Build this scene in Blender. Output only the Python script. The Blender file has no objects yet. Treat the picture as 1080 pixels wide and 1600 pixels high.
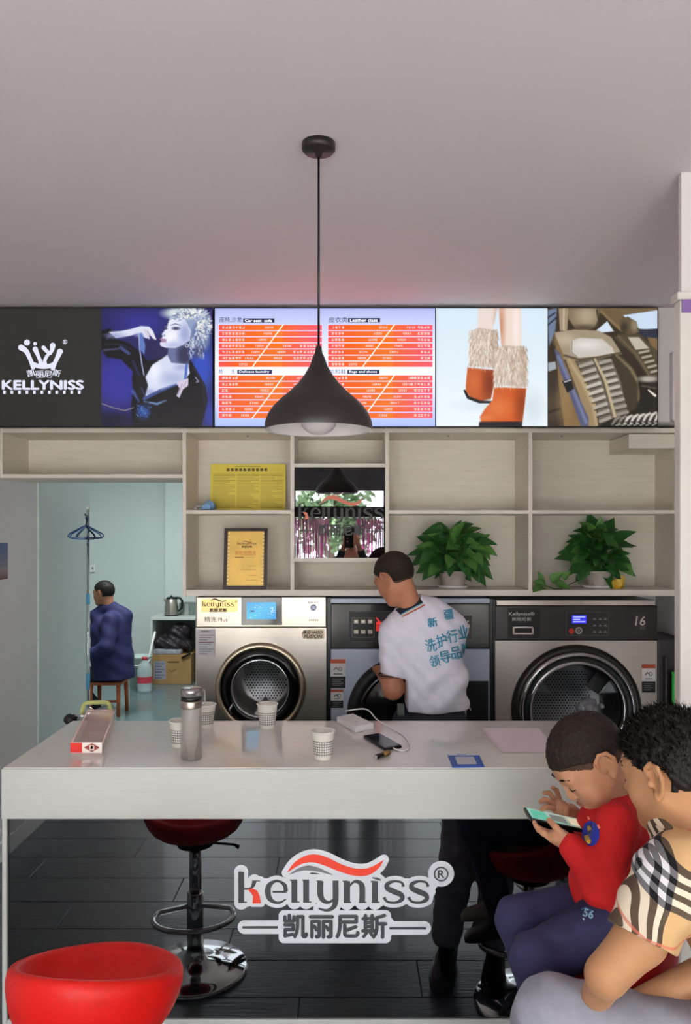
import bpy, bmesh, math, random
import numpy as np
from mathutils import Vector, Matrix
from mathutils.bvhtree import BVHTree
from mathutils.geometry import tessellate_polygon

random.seed(7)
scene = bpy.context.scene
C = scene.collection

# ---------------------------------------------------------------- camera, sky, exposure
# camera at the origin of the plan, 1.7 m high, looking along +Y; 1200 px focal length at 1600 px tall
F, VX, VY, H = 1200.0, 545.0, 835.0, 1.7
cam_d = bpy.data.cameras.new('camera')
cam = bpy.data.objects.new('camera', cam_d); C.objects.link(cam)
cam.location = (0, 0, H); cam.rotation_euler = (math.pi/2, 0, 0)
cam_d.sensor_fit = 'VERTICAL'; cam_d.sensor_height = 36; cam_d.lens = F*36/1600
cam_d.shift_x = -(VX-540)/1600; cam_d.shift_y = (VY-800)/1600
cam_d.clip_start = 0.02
scene.camera = cam

world = bpy.data.worlds.new('overcast_sky'); scene.world = world; world.use_nodes = True
wn = world.node_tree.nodes; wn['Background'].inputs[0].default_value = (0.86, 0.94, 1.0, 1)
wn['Background'].inputs[1].default_value = 11.4
# sun on the street outside; it stands too high to reach into the shop
sd = bpy.data.lights.new('street_sun', 'SUN'); sd.energy = 110; sd.angle = 0.03; sd.color = (1.0, 0.97, 0.94)
so_ = bpy.data.objects.new('street_sun', sd); C.objects.link(so_); so_.location = (0, -8, 9)
so_.rotation_euler = Vector((0.3, 0.22, -0.93)).to_track_quat('-Z', 'Y').to_euler()

def area(name, loc, rot, sx, sy, power, col=(1, 1, 1)):
    d = bpy.data.lights.new(name, 'AREA'); d.shape = 'RECTANGLE'; d.size = sx; d.size_y = sy
    d.energy = power; d.color = col
    o = bpy.data.objects.new(name, d); C.objects.link(o); o.location = loc; o.rotation_euler = rot
    return o
# sampling portal over the open shopfront (adds no light of its own)
p = area('shopfront_daylight_portal', (-0.03, -2.38, 1.15), (math.pi/2, 0, 0), 3.5, 2.28, 1.0)
p.data.cycles.is_portal = True
# unseen area light added to brighten the back room
area('back_room_fill_light', (-1.9, 7.0, 2.78), (0, 0, 0), 1.2, 0.3, 74, (0.92, 1.0, 0.985))

vs = scene.view_settings
vs.view_transform = 'Standard'; vs.look = 'None'; vs.exposure = 0.0; vs.gamma = 1.0
vs.use_curve_mapping = False

# ---------------------------------------------------------------- helpers
def lin(c):
    r = []
    for v in c[:3]:
        v = v/255.0
        r.append(v/12.92 if v <= 0.04045 else ((v+0.055)/1.055)**2.4)
    return tuple(r)+(1.0,)

def P(px, py, Y):
    """place seen at photo pixel px,py at distance Y"""
    return Vector(((px-VX)*Y/F, Y, H-(py-VY)*Y/F))
def XP(px, Y): return (px-VX)*Y/F
def ZP(py, Y): return H-(py-VY)*Y/F

MATS = {}
def mat(name, col, rough=0.5, metal=0.0, var=0.06, scale=8.0, stretch=(1, 1, 1), bump=0.0, spec=0.5,
        emit=0.0, trans=0.0, ior=1.45, coat=0.0, alpha=1.0, sss=0.0, rvar=0.0):
    if name in MATS: return MATS[name]
    m = bpy.data.materials.new(name); m.use_nodes = True
    nt = m.node_tree; n = nt.nodes; b = n['Principled BSDF']
    c = lin(col)
    tc = n.new('ShaderNodeTexCoord'); mp = n.new('ShaderNodeMapping'); mp.inputs['Scale'].default_value = stretch
    nz = n.new('ShaderNodeTexNoise'); nz.inputs['Scale'].default_value = scale; nz.inputs['Detail'].default_value = 5
    nt.links.new(tc.outputs['Object'], mp.inputs['Vector']); nt.links.new(mp.outputs[0], nz.inputs['Vector'])
    rp = n.new('ShaderNodeValToRGB')
    rp.color_ramp.elements[0].position = 0.3; rp.color_ramp.elements[1].position = 0.7
    rp.color_ramp.elements[0].color = tuple(max(0, v*(1-var)) for v in c[:3])+(1,)
    rp.color_ramp.elements[1].color = tuple(min(1, v*(1+var)) for v in c[:3])+(1,)
    nt.links.new(nz.outputs['Fac'], rp.inputs['Fac']); nt.links.new(rp.outputs[0], b.inputs['Base Color'])
    b.inputs['Roughness'].default_value = rough; b.inputs['Metallic'].default_value = metal
    b.inputs['Specular IOR Level'].default_value = spec; b.inputs['IOR'].default_value = ior
    b.inputs['Transmission Weight'].default_value = trans; b.inputs['Coat Weight'].default_value = coat
    b.inputs['Alpha'].default_value = alpha
    if sss:
        b.inputs['Subsurface Weight'].default_value = sss
        b.inputs['Subsurface Radius'].default_value = (0.01, 0.004, 0.002); b.inputs['Subsurface Scale'].default_value = 0.6
    if rvar:
        mr = n.new('ShaderNodeMapRange'); mr.inputs['To Min'].default_value = max(0, rough-rvar); mr.inputs['To Max'].default_value = rough+rvar
        nt.links.new(nz.outputs['Fac'], mr.inputs['Value']); nt.links.new(mr.outputs[0], b.inputs['Roughness'])
    if emit:
        b.inputs['Emission Color'].default_value = c; b.inputs['Emission Strength'].default_value = emit
    if bump:
        bp = n.new('ShaderNodeBump'); bp.inputs['Strength'].default_value = bump; bp.inputs['Distance'].default_value = 0.01
        nt.links.new(nz.outputs['Fac'], bp.inputs['Height']); nt.links.new(bp.outputs[0], b.inputs['Normal'])
    MATS[name] = m
    return m

def attr_mat(name, emit=0.0, rough=0.5, spec=0.3):
    """flat print: colour taken from the mesh's colour attribute; screens emit it"""
    if name in MATS: return MATS[name]
    m = bpy.data.materials.new(name); m.use_nodes = True
    nt = m.node_tree; b = nt.nodes['Principled BSDF']
    a = nt.nodes.new('ShaderNodeAttribute'); a.attribute_name = 'col'
    b.inputs['Roughness'].default_value = rough; b.inputs['Specular IOR Level'].default_value = spec
    if emit:
        b.inputs['Base Color'].default_value = (0.01, 0.01, 0.01, 1)
        nt.links.new(a.outputs['Color'], b.inputs['Emission Color']); b.inputs['Emission Strength'].default_value = emit
    else:
        nt.links.new(a.outputs['Color'], b.inputs['Base Color'])
    MATS[name] = m
    return m

BASE = {}
def thing(name, label, cat, loc=(0, 0, 0), group=None, local=False, rotz=0.0, kind=None):
    o = bpy.data.objects.new(name, None); C.objects.link(o); o.empty_display_size = 0.05
    o.location = loc; o.rotation_euler = (0, 0, rotz)
    BASE[o.name] = Vector((0, 0, 0)) if local else Vector(loc)
    if kind: o['kind'] = kind
    else:
        o['label'] = label; o['category'] = cat
    if group: o['group'] = group
    return o
def tag(o, label, cat, group=None):
    o['label'] = label; o['category'] = cat
    if group: o['group'] = group
    return o
def mesh_obj(name, me, m, parent=None, smooth=False):
    o = bpy.data.objects.new(name, me); C.objects.link(o)
    if m is not None and not me.materials: me.materials.append(m)
    if parent is not None:
        o.parent = parent; BASE[o.name] = BASE[parent.name]
    if smooth:
        me.polygons.foreach_set('use_smooth', [True]*len(me.polygons))
    return o
def struct(o):
    o['kind'] = 'structure'; return o
def copy_tree(o, loc=None, parent=None, **kw):
    c = o.copy(); C.objects.link(c); c.parent = parent
    BASE[c.name] = BASE.get(o.name, Vector((0, 0, 0)))
    if loc is not None: c.location = loc
    for k, v in kw.items(): c[k] = v
    for ch in [x for x in C.objects if x.parent == o]: copy_tree(ch, parent=c)
    return c

class MB:
    """collects simple shapes into ONE mesh object"""
    def __init__(s): s.v = []; s.f = []; s.sm = []
    def add(s, vs, fs, smooth=False):
        k = len(s.v); s.v += [Vector(v) for v in vs]; s.f += [[i+k for i in f] for f in fs]; s.sm += [smooth]*len(fs); return s
    def box(s, x0, x1, y0, y1, z0, z1, M=None):
        v = [Vector((x, y, z)) for x in (x0, x1) for y in (y0, y1) for z in (z0, z1)]
        if M is not None: v = [M @ q for q in v]
        return s.add(v, [(0, 1, 3, 2), (4, 6, 7, 5), (0, 4, 5, 1), (2, 3, 7, 6), (0, 2, 6, 4), (1, 5, 7, 3)])
    def lathe(s, prof, c=(0, 0, 0), n=32, M=None, cap=True):
        c = Vector(c); v = []; f = []
        for r, z in prof:
            for i in range(n):
                a = 2*math.pi*i/n; q = Vector((r*math.cos(a), r*math.sin(a), z))
                v.append((M @ q if M is not None else q)+c)
        for j in range(len(prof)-1):
            for i in range(n):
                i2 = (i+1) % n; f.append((j*n+i, j*n+i2, (j+1)*n+i2, (j+1)*n+i))
        s.add(v, f, True)
        if cap:
            k = len(s.v)-len(v)
            if prof[0][0] > 1e-4: s.f.append([k+i for i in range(n)][::-1]); s.sm.append(False)
            if prof[-1][0] > 1e-4: s.f.append([k+(len(prof)-1)*n+i for i in range(n)]); s.sm.append(False)
        return s
    def tube(s, pts, r, n=10, closed=False, cap=True):
        pts = [Vector(p) for p in pts]; rs = r if isinstance(r, (list, tuple)) else [r]*len(pts)
        v = []; f = []; N = len(pts); up = None
        for i, p in enumerate(pts):
            if closed: t = pts[(i+1) % N]-pts[i-1]
            else: t = pts[min(i+1, N-1)]-pts[max(i-1, 0)]
            t.normalize()
            if up is None:
                up = Vector((0, 0, 1)) if abs(t.z) < 0.9 else Vector((1, 0, 0))
            a = (up-t*up.dot(t)).normalized(); b = t.cross(a); up = a
            for k in range(n):
                w = 2*math.pi*k/n; v.append(p+(a*math.cos(w)+b*math.sin(w))*rs[i])
        for i in range(N if closed else N-1):
            j = (i+1) % N
            for k in range(n):
                k2 = (k+1) % n; f.append((i*n+k, i*n+k2, j*n+k2, j*n+k))
        if not closed and cap:
            f.append(list(range(n))[::-1]); f.append([(N-1)*n+k for k in range(n)])
        return s.add(v, f, True)
    def prism(s, poly, fn, d):
        """poly: 2D points -> fn(u,v,depth); front at 0, back at d"""
        n = len(poly); v = [fn(u, w, 0) for u, w in poly]+[fn(u, w, d) for u, w in poly]
        f = [list(range(n)), list(range(n, 2*n))[::-1]]+[(i, i+n, (i+1) % n+n, (i+1) % n) for i in range(n)]
        return s.add(v, f)
    def ball(s, c, r, n=16, m=10, M=None):
        r = r if isinstance(r, (tuple, list)) else (r, r, r)
        prof = [(math.sin(math.pi*j/m), -math.cos(math.pi*j/m)) for j in range(m+1)]
        S = Matrix.Diagonal(r)
        if M is not None: S = M @ S
        return s.lathe([(max(a, 1e-5), b) for a, b in prof], c, n, S, cap=False)
    def build(s, name, m, parent=None, bevel=0.0, seg=2, subsurf=0):
        off = BASE[parent.name] if parent is not None else Vector((0, 0, 0))
        me = bpy.data.meshes.new(name)
        me.from_pydata([tuple(v-off) for v in s.v], [], s.f); me.update()
        me.polygons.foreach_set('use_smooth', s.sm)
        bm = bmesh.new(); bm.from_mesh(me); bmesh.ops.recalc_face_normals(bm, faces=bm.faces); bm.to_mesh(me); bm.free()
        o = mesh_obj(name, me, m, parent)
        if bevel:
            b = o.modifiers.new('bevel', 'BEVEL'); b.width = bevel; b.segments = seg; b.limit_method = 'ANGLE'; b.angle_limit = 0.9
            me.polygons.foreach_set('use_smooth', [True]*len(me.polygons)) if False else None
        if subsurf:
            b = o.modifiers.new('sub', 'SUBSURF'); b.levels = subsurf; b.render_levels = subsurf
        return o
def box(name, x0, x1, y0, y1, z0, z1, m, parent=None, bevel=0.0):
    return MB().box(x0, x1, y0, y1, z0, z1).build(name, m, parent, bevel)

# ---- lettering: 2D triangles of a string, scaled to its own box
TXT = {}
def text2d(body, bold=0.0):
    k = (body, bold)
    if k in TXT: return TXT[k]
    cu = bpy.data.curves.new('lettering', 'FONT'); cu.body = body; cu.offset = bold; cu.fill_mode = 'FRONT'; cu.resolution_u = 3
    o = bpy.data.objects.new('lettering', cu); C.objects.link(o)
    bpy.context.view_layer.update()
    dg = bpy.context.evaluated_depsgraph_get(); ev = o.evaluated_get(dg); me = ev.to_mesh()
    v = np.array([(q.co.x, q.co.y) for q in me.vertices]); f = [tuple(q.vertices) for q in me.polygons]
    ev.to_mesh_clear(); bpy.data.objects.remove(o); bpy.data.curves.remove(cu)
    lo, hi = v.min(0), v.max(0)
    TXT[k] = ((v-lo)/np.maximum(hi-lo, 1e-6), f, (hi-lo))
    return TXT[k]

class Flat:
    """flat print: coloured polygons in (u,v) pixels of a picture, v down; fn(u,v,lift) -> 3D"""
    def __init__(s, fn, eps=0.0003, micro=0.0): s.fn = fn; s.eps = eps; s.micro = micro; s.k = 0; s.v = []; s.f = []; s.c = []; s.layer = 0
    def lay(s): s.layer += 1; return s
    def _tri(s, pts, tris, cols):
        k = len(s.v); s.k += 1; s.v += [s.fn(u, w, s.layer*s.eps+s.k*s.micro) for u, w in pts]; s.f += [tuple(i+k for i in t) for t in tris]; s.c += cols
    def poly(s, pts, col):
        tr = tessellate_polygon([[Vector((u, w, 0)) for u, w in pts]])
        if isinstance(col, list): cols = [lin(c) for c in col]
        else: cols = [lin(col)]*len(pts)
        s._tri(pts, tr, cols); return s
    def rect(s, u0, v0, u1, v1, col, col2=None):
        s._tri([(u0, v0), (u1, v0), (u1, v1), (u0, v1)], [(0, 1, 2, 3)], [lin(col)]*2+[lin(col2 or col)]*2); return s
    def disc(s, u, w, r, col, col2=None, n=24, rv=None):
        rv = rv or r
        pts = [(u, w)]+[(u+r*math.cos(2*math.pi*i/n), w+rv*math.sin(2*math.pi*i/n)) for i in range(n)]
        s._tri(pts, [(0, i+1, (i+1) % n+1) for i in range(n)], [lin(col)]+[lin(col2 or col)]*n); return s
    def ring(s, u, w, r0, r1, col, n=28):
        pts = [(u+r*math.cos(2*math.pi*i/n), w+r*math.sin(2*math.pi*i/n)) for r in (r0, r1) for i in range(n)]
        s._tri(pts, [(i, (i+1) % n, (i+1) % n+n, i+n) for i in range(n)], [lin(col)]*2*n); return s
    def stroke(s, pts, wd, col, caps=False, smooth=0):
        pts = [tuple(p) for p in pts]; ws = list(wd) if isinstance(wd, (list, tuple)) else [wd]*len(pts)
        if smooth: pts, ws = spline(pts, ws, smooth)
        n = len(pts); v = []
        for i in range(n):
            a, b = pts[max(i-1, 0)], pts[min(i+1, n-1)]
            dx, dy = b[0]-a[0], b[1]-a[1]; L = math.hypot(dx, dy) or 1
            nx, ny = -dy/L*ws[i]/2, dx/L*ws[i]/2
            v += [(pts[i][0]+nx, pts[i][1]+ny), (pts[i][0]-nx, pts[i][1]-ny)]
        cols = [lin(col)]*len(v) if not isinstance(col, list) else [lin(col[min(int(i/2*len(col)/n), len(col)-1)]) for i in range(len(v))]
        s._tri(v, [(2*i, 2*i+1, 2*i+3, 2*i+2) for i in range(n-1)], cols)
        if caps:
            for i in (range(n) if caps == 'all' else (0, n-1)): s.disc(pts[i][0], pts[i][1], ws[i]/2, col if not isinstance(col, list) else col[0], n=14)
        return s
    def union(s, strokes, col, step=2.0):
        """one outline round many strokes: field of their distance cut along its zero line"""
        segs = []
        for p, w in strokes:
            w = list(w) if isinstance(w, (list, tuple)) else [w]*len(p)
            for i in range(len(p)-1): segs.append((p[i], p[i+1], w[i]/2, w[i+1]/2))
        lo = np.array([min(min(q[0][i]-q[2], q[1][i]-q[3]) for q in segs) for i in (0, 1)])-2*step; hi = np.array([max(max(q[0][i]+q[2], q[1][i]+q[3]) for q in segs) for i in (0, 1)])+2*step
        gx = np.arange(lo[0], hi[0]+step, step); gy = np.arange(lo[1], hi[1]+step, step); X, Y = np.meshgrid(gx, gy, indexing='ij'); D = np.full(X.shape, 1e3)
        for a, b, ra, rb in segs:
            dx, dy = b[0]-a[0], b[1]-a[1]; L = dx*dx+dy*dy+1e-9; t = np.clip(((X-a[0])*dx+(Y-a[1])*dy)/L, 0, 1)
            D = np.minimum(D, np.hypot(X-a[0]-t*dx, Y-a[1]-t*dy)-(ra+(rb-ra)*t))
        I = D < 0; pts = []; tris = []
        for i in range(len(gx)-1):
            j = 0
            while j < len(gy)-1:
                q = (I[i, j], I[i+1, j], I[i+1, j+1], I[i, j+1])
                if all(q):
                    j2 = j
                    while j2 < len(gy)-1 and I[i, j2+1] and I[i+1, j2+1]: j2 += 1
                    k = len(pts); pts += [(gx[i], gy[j]), (gx[i+1], gy[j]), (gx[i+1], gy[j2]), (gx[i], gy[j2])]; tris.append((k, k+1, k+2, k+3)); j = j2; continue
                if any(q):
                    cs = [(i, j), (i+1, j), (i+1, j+1), (i, j+1)]; pl = []
                    for m in range(4):
                        c0, c1 = cs[m], cs[(m+1) % 4]; d0, d1 = D[c0], D[c1]
                        if d0 < 0: pl.append((gx[c0[0]], gy[c0[1]]))
                        if (d0 < 0) != (d1 < 0):
                            t = d0/(d0-d1); pl.append((gx[c0[0]]+(gx[c1[0]]-gx[c0[0]])*t, gy[c0[1]]+(gy[c1[1]]-gy[c0[1]])*t))
                    if len(pl) > 2: k = len(pts); pts += pl; tris.append(tuple(range(k, k+len(pl))))
                j += 1
        s._tri(pts, tris, [lin(col)]*len(pts)); return s
    def text(s, body, u0, v0, u1, v1, col, bold=0.0, shear=0.0):
        v, f, sz = text2d(body, 0.0); l0 = s.layer
        du, dv = bold*(u1-u0)/max(sz[0], .1), bold*(v1-v0)/max(sz[1], .1)
        for k, (ox, oy) in enumerate(((0, 0), (-du, 0), (du, 0), (0, -dv), (0, dv)) if bold else ((0, 0),)):
            s.layer = l0+k*.08
            pts = [(u0+ox+(u1-u0)*a+shear*(b-0.5)*(v1-v0), v1+oy+(v0-v1)*b) for a, b in v]
            s._tri(pts, f, [lin(col)]*len(pts))
        s.layer = l0; return s
    def build(s, name, m, parent=None):
        off = BASE[parent.name] if parent is not None else Vector((0, 0, 0))
        me = bpy.data.meshes.new(name); me.from_pydata([tuple(Vector(v)-off) for v in s.v], [], s.f); me.update()
        a = me.color_attributes.new('col', 'FLOAT_COLOR', 'POINT')
        a.data.foreach_set('color', np.array(s.c, dtype=np.float32).ravel())
        return mesh_obj(name, me, m, parent)
class Paint:
    """a photograph shown on a screen, brushed onto a fine grid of coloured points"""
    def __init__(s, u0, v0, u1, v1, step, col, col2=None):
        s.gx = np.linspace(u0, u1, int((u1-u0)/step)+1); s.gy = np.linspace(v0, v1, int((v1-v0)/step)+1); s.X, s.Y = np.meshgrid(s.gx, s.gy, indexing='ij')
        t = ((s.Y-v0)/(v1-v0))[..., None]; s.I = np.array(col, float)*(1-t)+np.array(col2 or col, float)*t
    def _put(s, d, col, soft, a=1.0, sl=None, clip=False, keep=False):
        sl = sl or (slice(None), slice(None)); m = np.clip(.5-d/max(soft, .1), 0, 1)*a
        if keep: s.mask = m
        if clip: m = m*s.mask[sl]
        s.I[sl] = s.I[sl]*(1-m[..., None])+np.array(col, float)*m[..., None]; return s
    def _win(s, lo, hi):
        i = np.searchsorted(s.gx, (lo[0], hi[0])); j = np.searchsorted(s.gy, (lo[1], hi[1])); return (slice(max(i[0]-1, 0), i[1]+1), slice(max(j[0]-1, 0), j[1]+1))
    def ell(s, u, v, ru, rv, col, soft=10, a=1.0, clip=False, ang=0.0):
        ca, sa = math.cos(ang), math.sin(ang); x, y = s.X-u, s.Y-v; x, y = x*ca+y*sa, -x*sa+y*ca
        k = np.sqrt((x/ru)**2+(y/rv)**2); return s._put((k-1)*min(ru, rv), col, soft, a, clip=clip)
    def poly(s, pts, col, soft=3, a=1.0):
        d = np.full(s.X.shape, 1e9); ins = np.zeros(s.X.shape, bool); n = len(pts)
        for i in range(n):
            (x0, y0), (x1, y1) = pts[i], pts[(i+1) % n]; ex, ey = x1-x0, y1-y0; t = np.clip(((s.X-x0)*ex+(s.Y-y0)*ey)/(ex*ex+ey*ey+1e-9), 0, 1)
            d = np.minimum(d, np.hypot(s.X-x0-t*ex, s.Y-y0-t*ey)); c = ((y0 > s.Y) != (y1 > s.Y)); ins ^= c & (s.X < (x1-x0)*(s.Y-y0)/((y1-y0) if y1 != y0 else 1e-9)+x0)
        return s._put(np.where(ins, -d, d), col, soft, a, keep=True)
    def line(s, pts, w, col, soft=2, a=1.0):
        ws = w if isinstance(w, (list, tuple)) else [w]*len(pts); m = max(ws)/2+soft
        sl = s._win((min(p[0] for p in pts)-m, min(p[1] for p in pts)-m), (max(p[0] for p in pts)+m, max(p[1] for p in pts)+m)); X, Y = s.X[sl], s.Y[sl]
        if X.size == 0: return s
        d = np.full(X.shape, 1e9)
        for i in range(len(pts)-1):
            (x0, y0), (x1, y1) = pts[i], pts[i+1]; ex, ey = x1-x0, y1-y0; t = np.clip(((X-x0)*ex+(Y-y0)*ey)/(ex*ex+ey*ey+1e-9), 0, 1)
            d = np.minimum(d, np.hypot(X-x0-t*ex, Y-y0-t*ey)-(ws[i]+(ws[i+1]-ws[i])*t)/2)
        return s._put(d, col, soft, a, sl)
    def into(s, fl, tf):
        n, m = s.X.shape; c = np.clip(s.I/255, 0, 1); c = np.where(c <= .04045, c/12.92, ((c+.055)/1.055)**2.4).reshape(-1, 3)
        k = len(fl.v); fl.v += [fl.fn(*tf(u, v), fl.layer*fl.eps) for u, v in zip(s.X.ravel(), s.Y.ravel())]; fl.c += [tuple(q)+(1.0,) for q in c]
        fl.f += [(k+i*m+j, k+(i+1)*m+j, k+(i+1)*m+j+1, k+i*m+j+1) for i in range(n-1) for j in range(m-1)]
def spline(pts, ws, k):
    out, ow = [], []; n = len(pts)
    for i in range(n-1):
        p0, p1, p2, p3 = pts[max(i-1, 0)], pts[i], pts[i+1], pts[min(i+2, n-1)]
        for j in range(k):
            t = j/k
            out.append(tuple(0.5*((2*p1[a])+(-p0[a]+p2[a])*t+(2*p0[a]-5*p1[a]+4*p2[a]-p3[a])*t*t+(-p0[a]+3*p1[a]-3*p2[a]+p3[a])*t**3) for a in range(len(p1))))
            ow.append(ws[i]*(1-t)+ws[i+1]*t)
    out.append(tuple(pts[-1])); ow.append(ws[-1]); return out, ow
def wall_fn(Y, px0=0, py0=0, s=1.0, dirn=-1):
    """picture pixels -> upright plane at distance Y that faces the shopfront"""
    return lambda u, v, l: Vector((XP(px0+u/s, Y), Y+dirn*l, ZP(py0+v/s, Y)))

# ---- smooth solids: signed-distance blends turned into one surface (surface nets)
class SDF:
    def __init__(s, lo, hi, h):
        s.h = h; s.lo = np.array(lo, dtype=np.float32); s.n = np.ceil((np.array(hi)-s.lo)/h).astype(int)+1
        s.F = np.full(s.n, 1.0, dtype=np.float32)
    def _sl(s, lo, hi):
        a = np.clip(np.floor((np.array(lo)-s.lo)/s.h).astype(int), 0, s.n); b = np.clip(np.ceil((np.array(hi)-s.lo)/s.h).astype(int)+1, 0, s.n)
        if np.any(b <= a): return None, None
        g = np.meshgrid(*[s.lo[i]+s.h*np.arange(a[i], b[i], dtype=np.float32) for i in range(3)], indexing='ij')
        return tuple(slice(a[i], b[i]) for i in range(3)), g
    def _mix(s, sl, d, k, op):
        f = s.F[sl]
        if op == '+':
            if k: hh = np.maximum(k-np.abs(f-d), 0)/k; s.F[sl] = np.minimum(f, d)-hh*hh*k*0.25
            else: s.F[sl] = np.minimum(f, d)
        else:
            d = -d
            if k: hh = np.maximum(k-np.abs(f-d), 0)/k; s.F[sl] = np.maximum(f, d)+hh*hh*k*0.25
            else: s.F[sl] = np.maximum(f, d)
    def cone(s, a, b, ra, rb, k=0.02, op='+'):
        a = np.array(a, dtype=np.float32); b = np.array(b, dtype=np.float32); r = max(ra, rb)+k+3*s.h
        sl, g = s._sl(np.minimum(a, b)-r, np.maximum(a, b)+r)
        if sl is None: return s
        ab = b-a; L = float(ab@ab)+1e-12
        t = np.clip(((g[0]-a[0])*ab[0]+(g[1]-a[1])*ab[1]+(g[2]-a[2])*ab[2])/L, 0, 1)
        d = np.sqrt((g[0]-a[0]-t*ab[0])**2+(g[1]-a[1]-t*ab[1])**2+(g[2]-a[2]-t*ab[2])**2)-(ra+(rb-ra)*t)
        s._mix(sl, d, k, op); return s
    def chain(s, pts, rs, k=0.02):
        for i in range(len(pts)-1): s.cone(pts[i], pts[i+1], rs[i], rs[i+1], k)
        return s
    def ell(s, c, r, R=None, k=0.02, op='+'):
        c = np.array(c, dtype=np.float32); m = max(r)+k+3*s.h
        sl, g = s._sl(c-m, c+m)
        if sl is None: return s
        q = [g[i]-c[i] for i in range(3)]
        if R is not None:
            R = np.array(R, dtype=np.float32); q = [q[0]*R[0, j]+q[1]*R[1, j]+q[2]*R[2, j] for j in range(3)]
        k0 = np.sqrt((q[0]/r[0])**2+(q[1]/r[1])**2+(q[2]/r[2])**2); k1 = np.sqrt((q[0]/r[0]**2)**2+(q[1]/r[1]**2)**2+(q[2]/r[2]**2)**2)+1e-9
        s._mix(sl, np.where(k1 < 1e-6, -min(r), k0*(k0-1)/k1), k, op); return s
    def apply(s, fn, lo=None, hi=None):
        """fn(field, x, y, z) -> new field"""
        sl, g = s._sl(lo if lo is not None else s.lo, hi if hi is not None else s.lo+s.h*s.n)
        s.F[sl] = fn(s.F[sl], *g); return s
    def mesh(s, name, m, parent=None):
        F_ = s.F; F_[0], F_[-1] = 1, 1; F_[:, 0], F_[:, -1] = 1, 1; F_[:, :, 0], F_[:, :, -1] = 1, 1
        I = F_ < 0; nx, ny, nz = [k-1 for k in F_.shape]
        sl = lambda d: tuple(slice(d[i], d[i]+(nx, ny, nz)[i]) for i in range(3))
        cor = [(i, j, k) for i in (0, 1) for j in (0, 1) for k in (0, 1)]
        cnt = sum(I[sl(c)].astype(np.int8) for c in cor); act = (cnt > 0) & (cnt < 8)
        ids = np.full(act.shape, -1, dtype=np.int32); idx = np.argwhere(act); ids[act] = np.arange(len(idx))
        acc = np.zeros((len(idx), 3)); num = np.zeros(len(idx))
        for ax in range(3):
            for c in cor:
                if c[ax]: continue
                d = list(c); d[ax] = 1
                f0 = F_[idx[:, 0]+c[0], idx[:, 1]+c[1], idx[:, 2]+c[2]]; f1 = F_[idx[:, 0]+d[0], idx[:, 1]+d[1], idx[:, 2]+d[2]]
                x = (f0 < 0) != (f1 < 0); t = np.where(x, f0/np.where(x, f0-f1, 1), 0)
                pt = np.tile(np.array(c, float), (len(idx), 1)); pt[:, ax] = t
                acc += pt*x[:, None]; num += x
        V = s.lo+s.h*(idx+acc/num[:, None]); Q = []
        for ax in range(3):
            u, w = (ax+1) % 3, (ax+2) % 3
            A = [slice(0, F_.shape[0]), slice(0, F_.shape[1]), slice(0, F_.shape[2])]
            a0, a1 = list(A), list(A); a0[ax] = slice(0, -1); a1[ax] = slice(1, None)
            cr = np.argwhere(I[tuple(a0)] != I[tuple(a1)]); ok = (cr[:, u] > 0) & (cr[:, w] > 0) & (cr[:, u] < ids.shape[u]) & (cr[:, w] < ids.shape[w]); cr = cr[ok]
            ins = I[cr[:, 0], cr[:, 1], cr[:, 2]]
            def cell(du, dw):
                q = cr.copy(); q[:, u] -= du; q[:, w] -= dw; return ids[q[:, 0], q[:, 1], q[:, 2]]
            q = np.stack([cell(1, 1), cell(0, 1), cell(0, 0), cell(1, 0)], 1); q[~ins] = q[~ins][:, ::-1]; Q.append(q)
        Q = np.concatenate(Q)
        off = BASE[parent.name] if parent is not None else Vector((0, 0, 0))
        V = V-np.array(off)
        me = bpy.data.meshes.new(name); me.vertices.add(len(V)); me.vertices.foreach_set('co', V.astype(np.float32).ravel())
        me.loops.add(len(Q)*4); me.loops.foreach_set('vertex_index', Q.astype(np.int32).ravel())
        me.polygons.add(len(Q)); me.polygons.foreach_set('loop_start', np.arange(0, len(Q)*4, 4, dtype=np.int32))
        me.update(calc_edges=True); me.validate()
        o = mesh_obj(name, me, m, parent, smooth=True)
        return o
def frame(fwd, up):
    f = Vector(fwd).normalized(); u = Vector(up); u = (u-f*u.dot(f)).normalized(); r = f.cross(u)
    return np.array([[r.x, f.x, u.x], [r.y, f.y, u.y], [r.z, f.z, u.z]])
def project(fl_pts, bvh, d, lift):
    out = []
    for p in fl_pts:
        h = bvh.ray_cast(Vector(p), Vector(d)); out.append(h[0]-Vector(d)*lift if h[0] is not None else None)
    return out
# ---------------------------------------------------------------- materials of the room
m_paint = mat('white_wall_paint', (230, 226, 225), 0.85, var=0.015, scale=2, bump=0.03)
m_ceil = mat('ceiling_paint', (222, 213, 216), 0.9, var=0.01, scale=1.5)
m_green = mat('green_tinted_wall', (208, 216, 214), 0.8, var=0.02, scale=2)
m_lam = mat('white_woodgrain_laminate', (232, 224, 211), 0.5, var=0.035, scale=6, stretch=(1, 6, 14))
m_lamv = mat('white_woodgrain_laminate_back', (230, 222, 208), 0.55, var=0.04, scale=5, stretch=(1.2, 6, 12))
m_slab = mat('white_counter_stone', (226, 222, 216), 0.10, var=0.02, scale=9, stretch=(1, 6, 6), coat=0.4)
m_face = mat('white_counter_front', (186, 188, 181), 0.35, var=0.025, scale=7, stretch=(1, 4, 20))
m_glass = mat('black_glass', (3, 3, 4), 0.015, var=0.02, spec=0.5, ior=1.95)
m_plank = mat('dark_grey_plank', (96, 100, 102), 0.24, var=0.28, scale=9, stretch=(1, 10, 4), bump=0.12, rvar=0.08, coat=0.15)
m_tile = mat('blue_grey_tile', (96, 112, 114), 0.18, var=0.05, scale=2)
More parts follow.
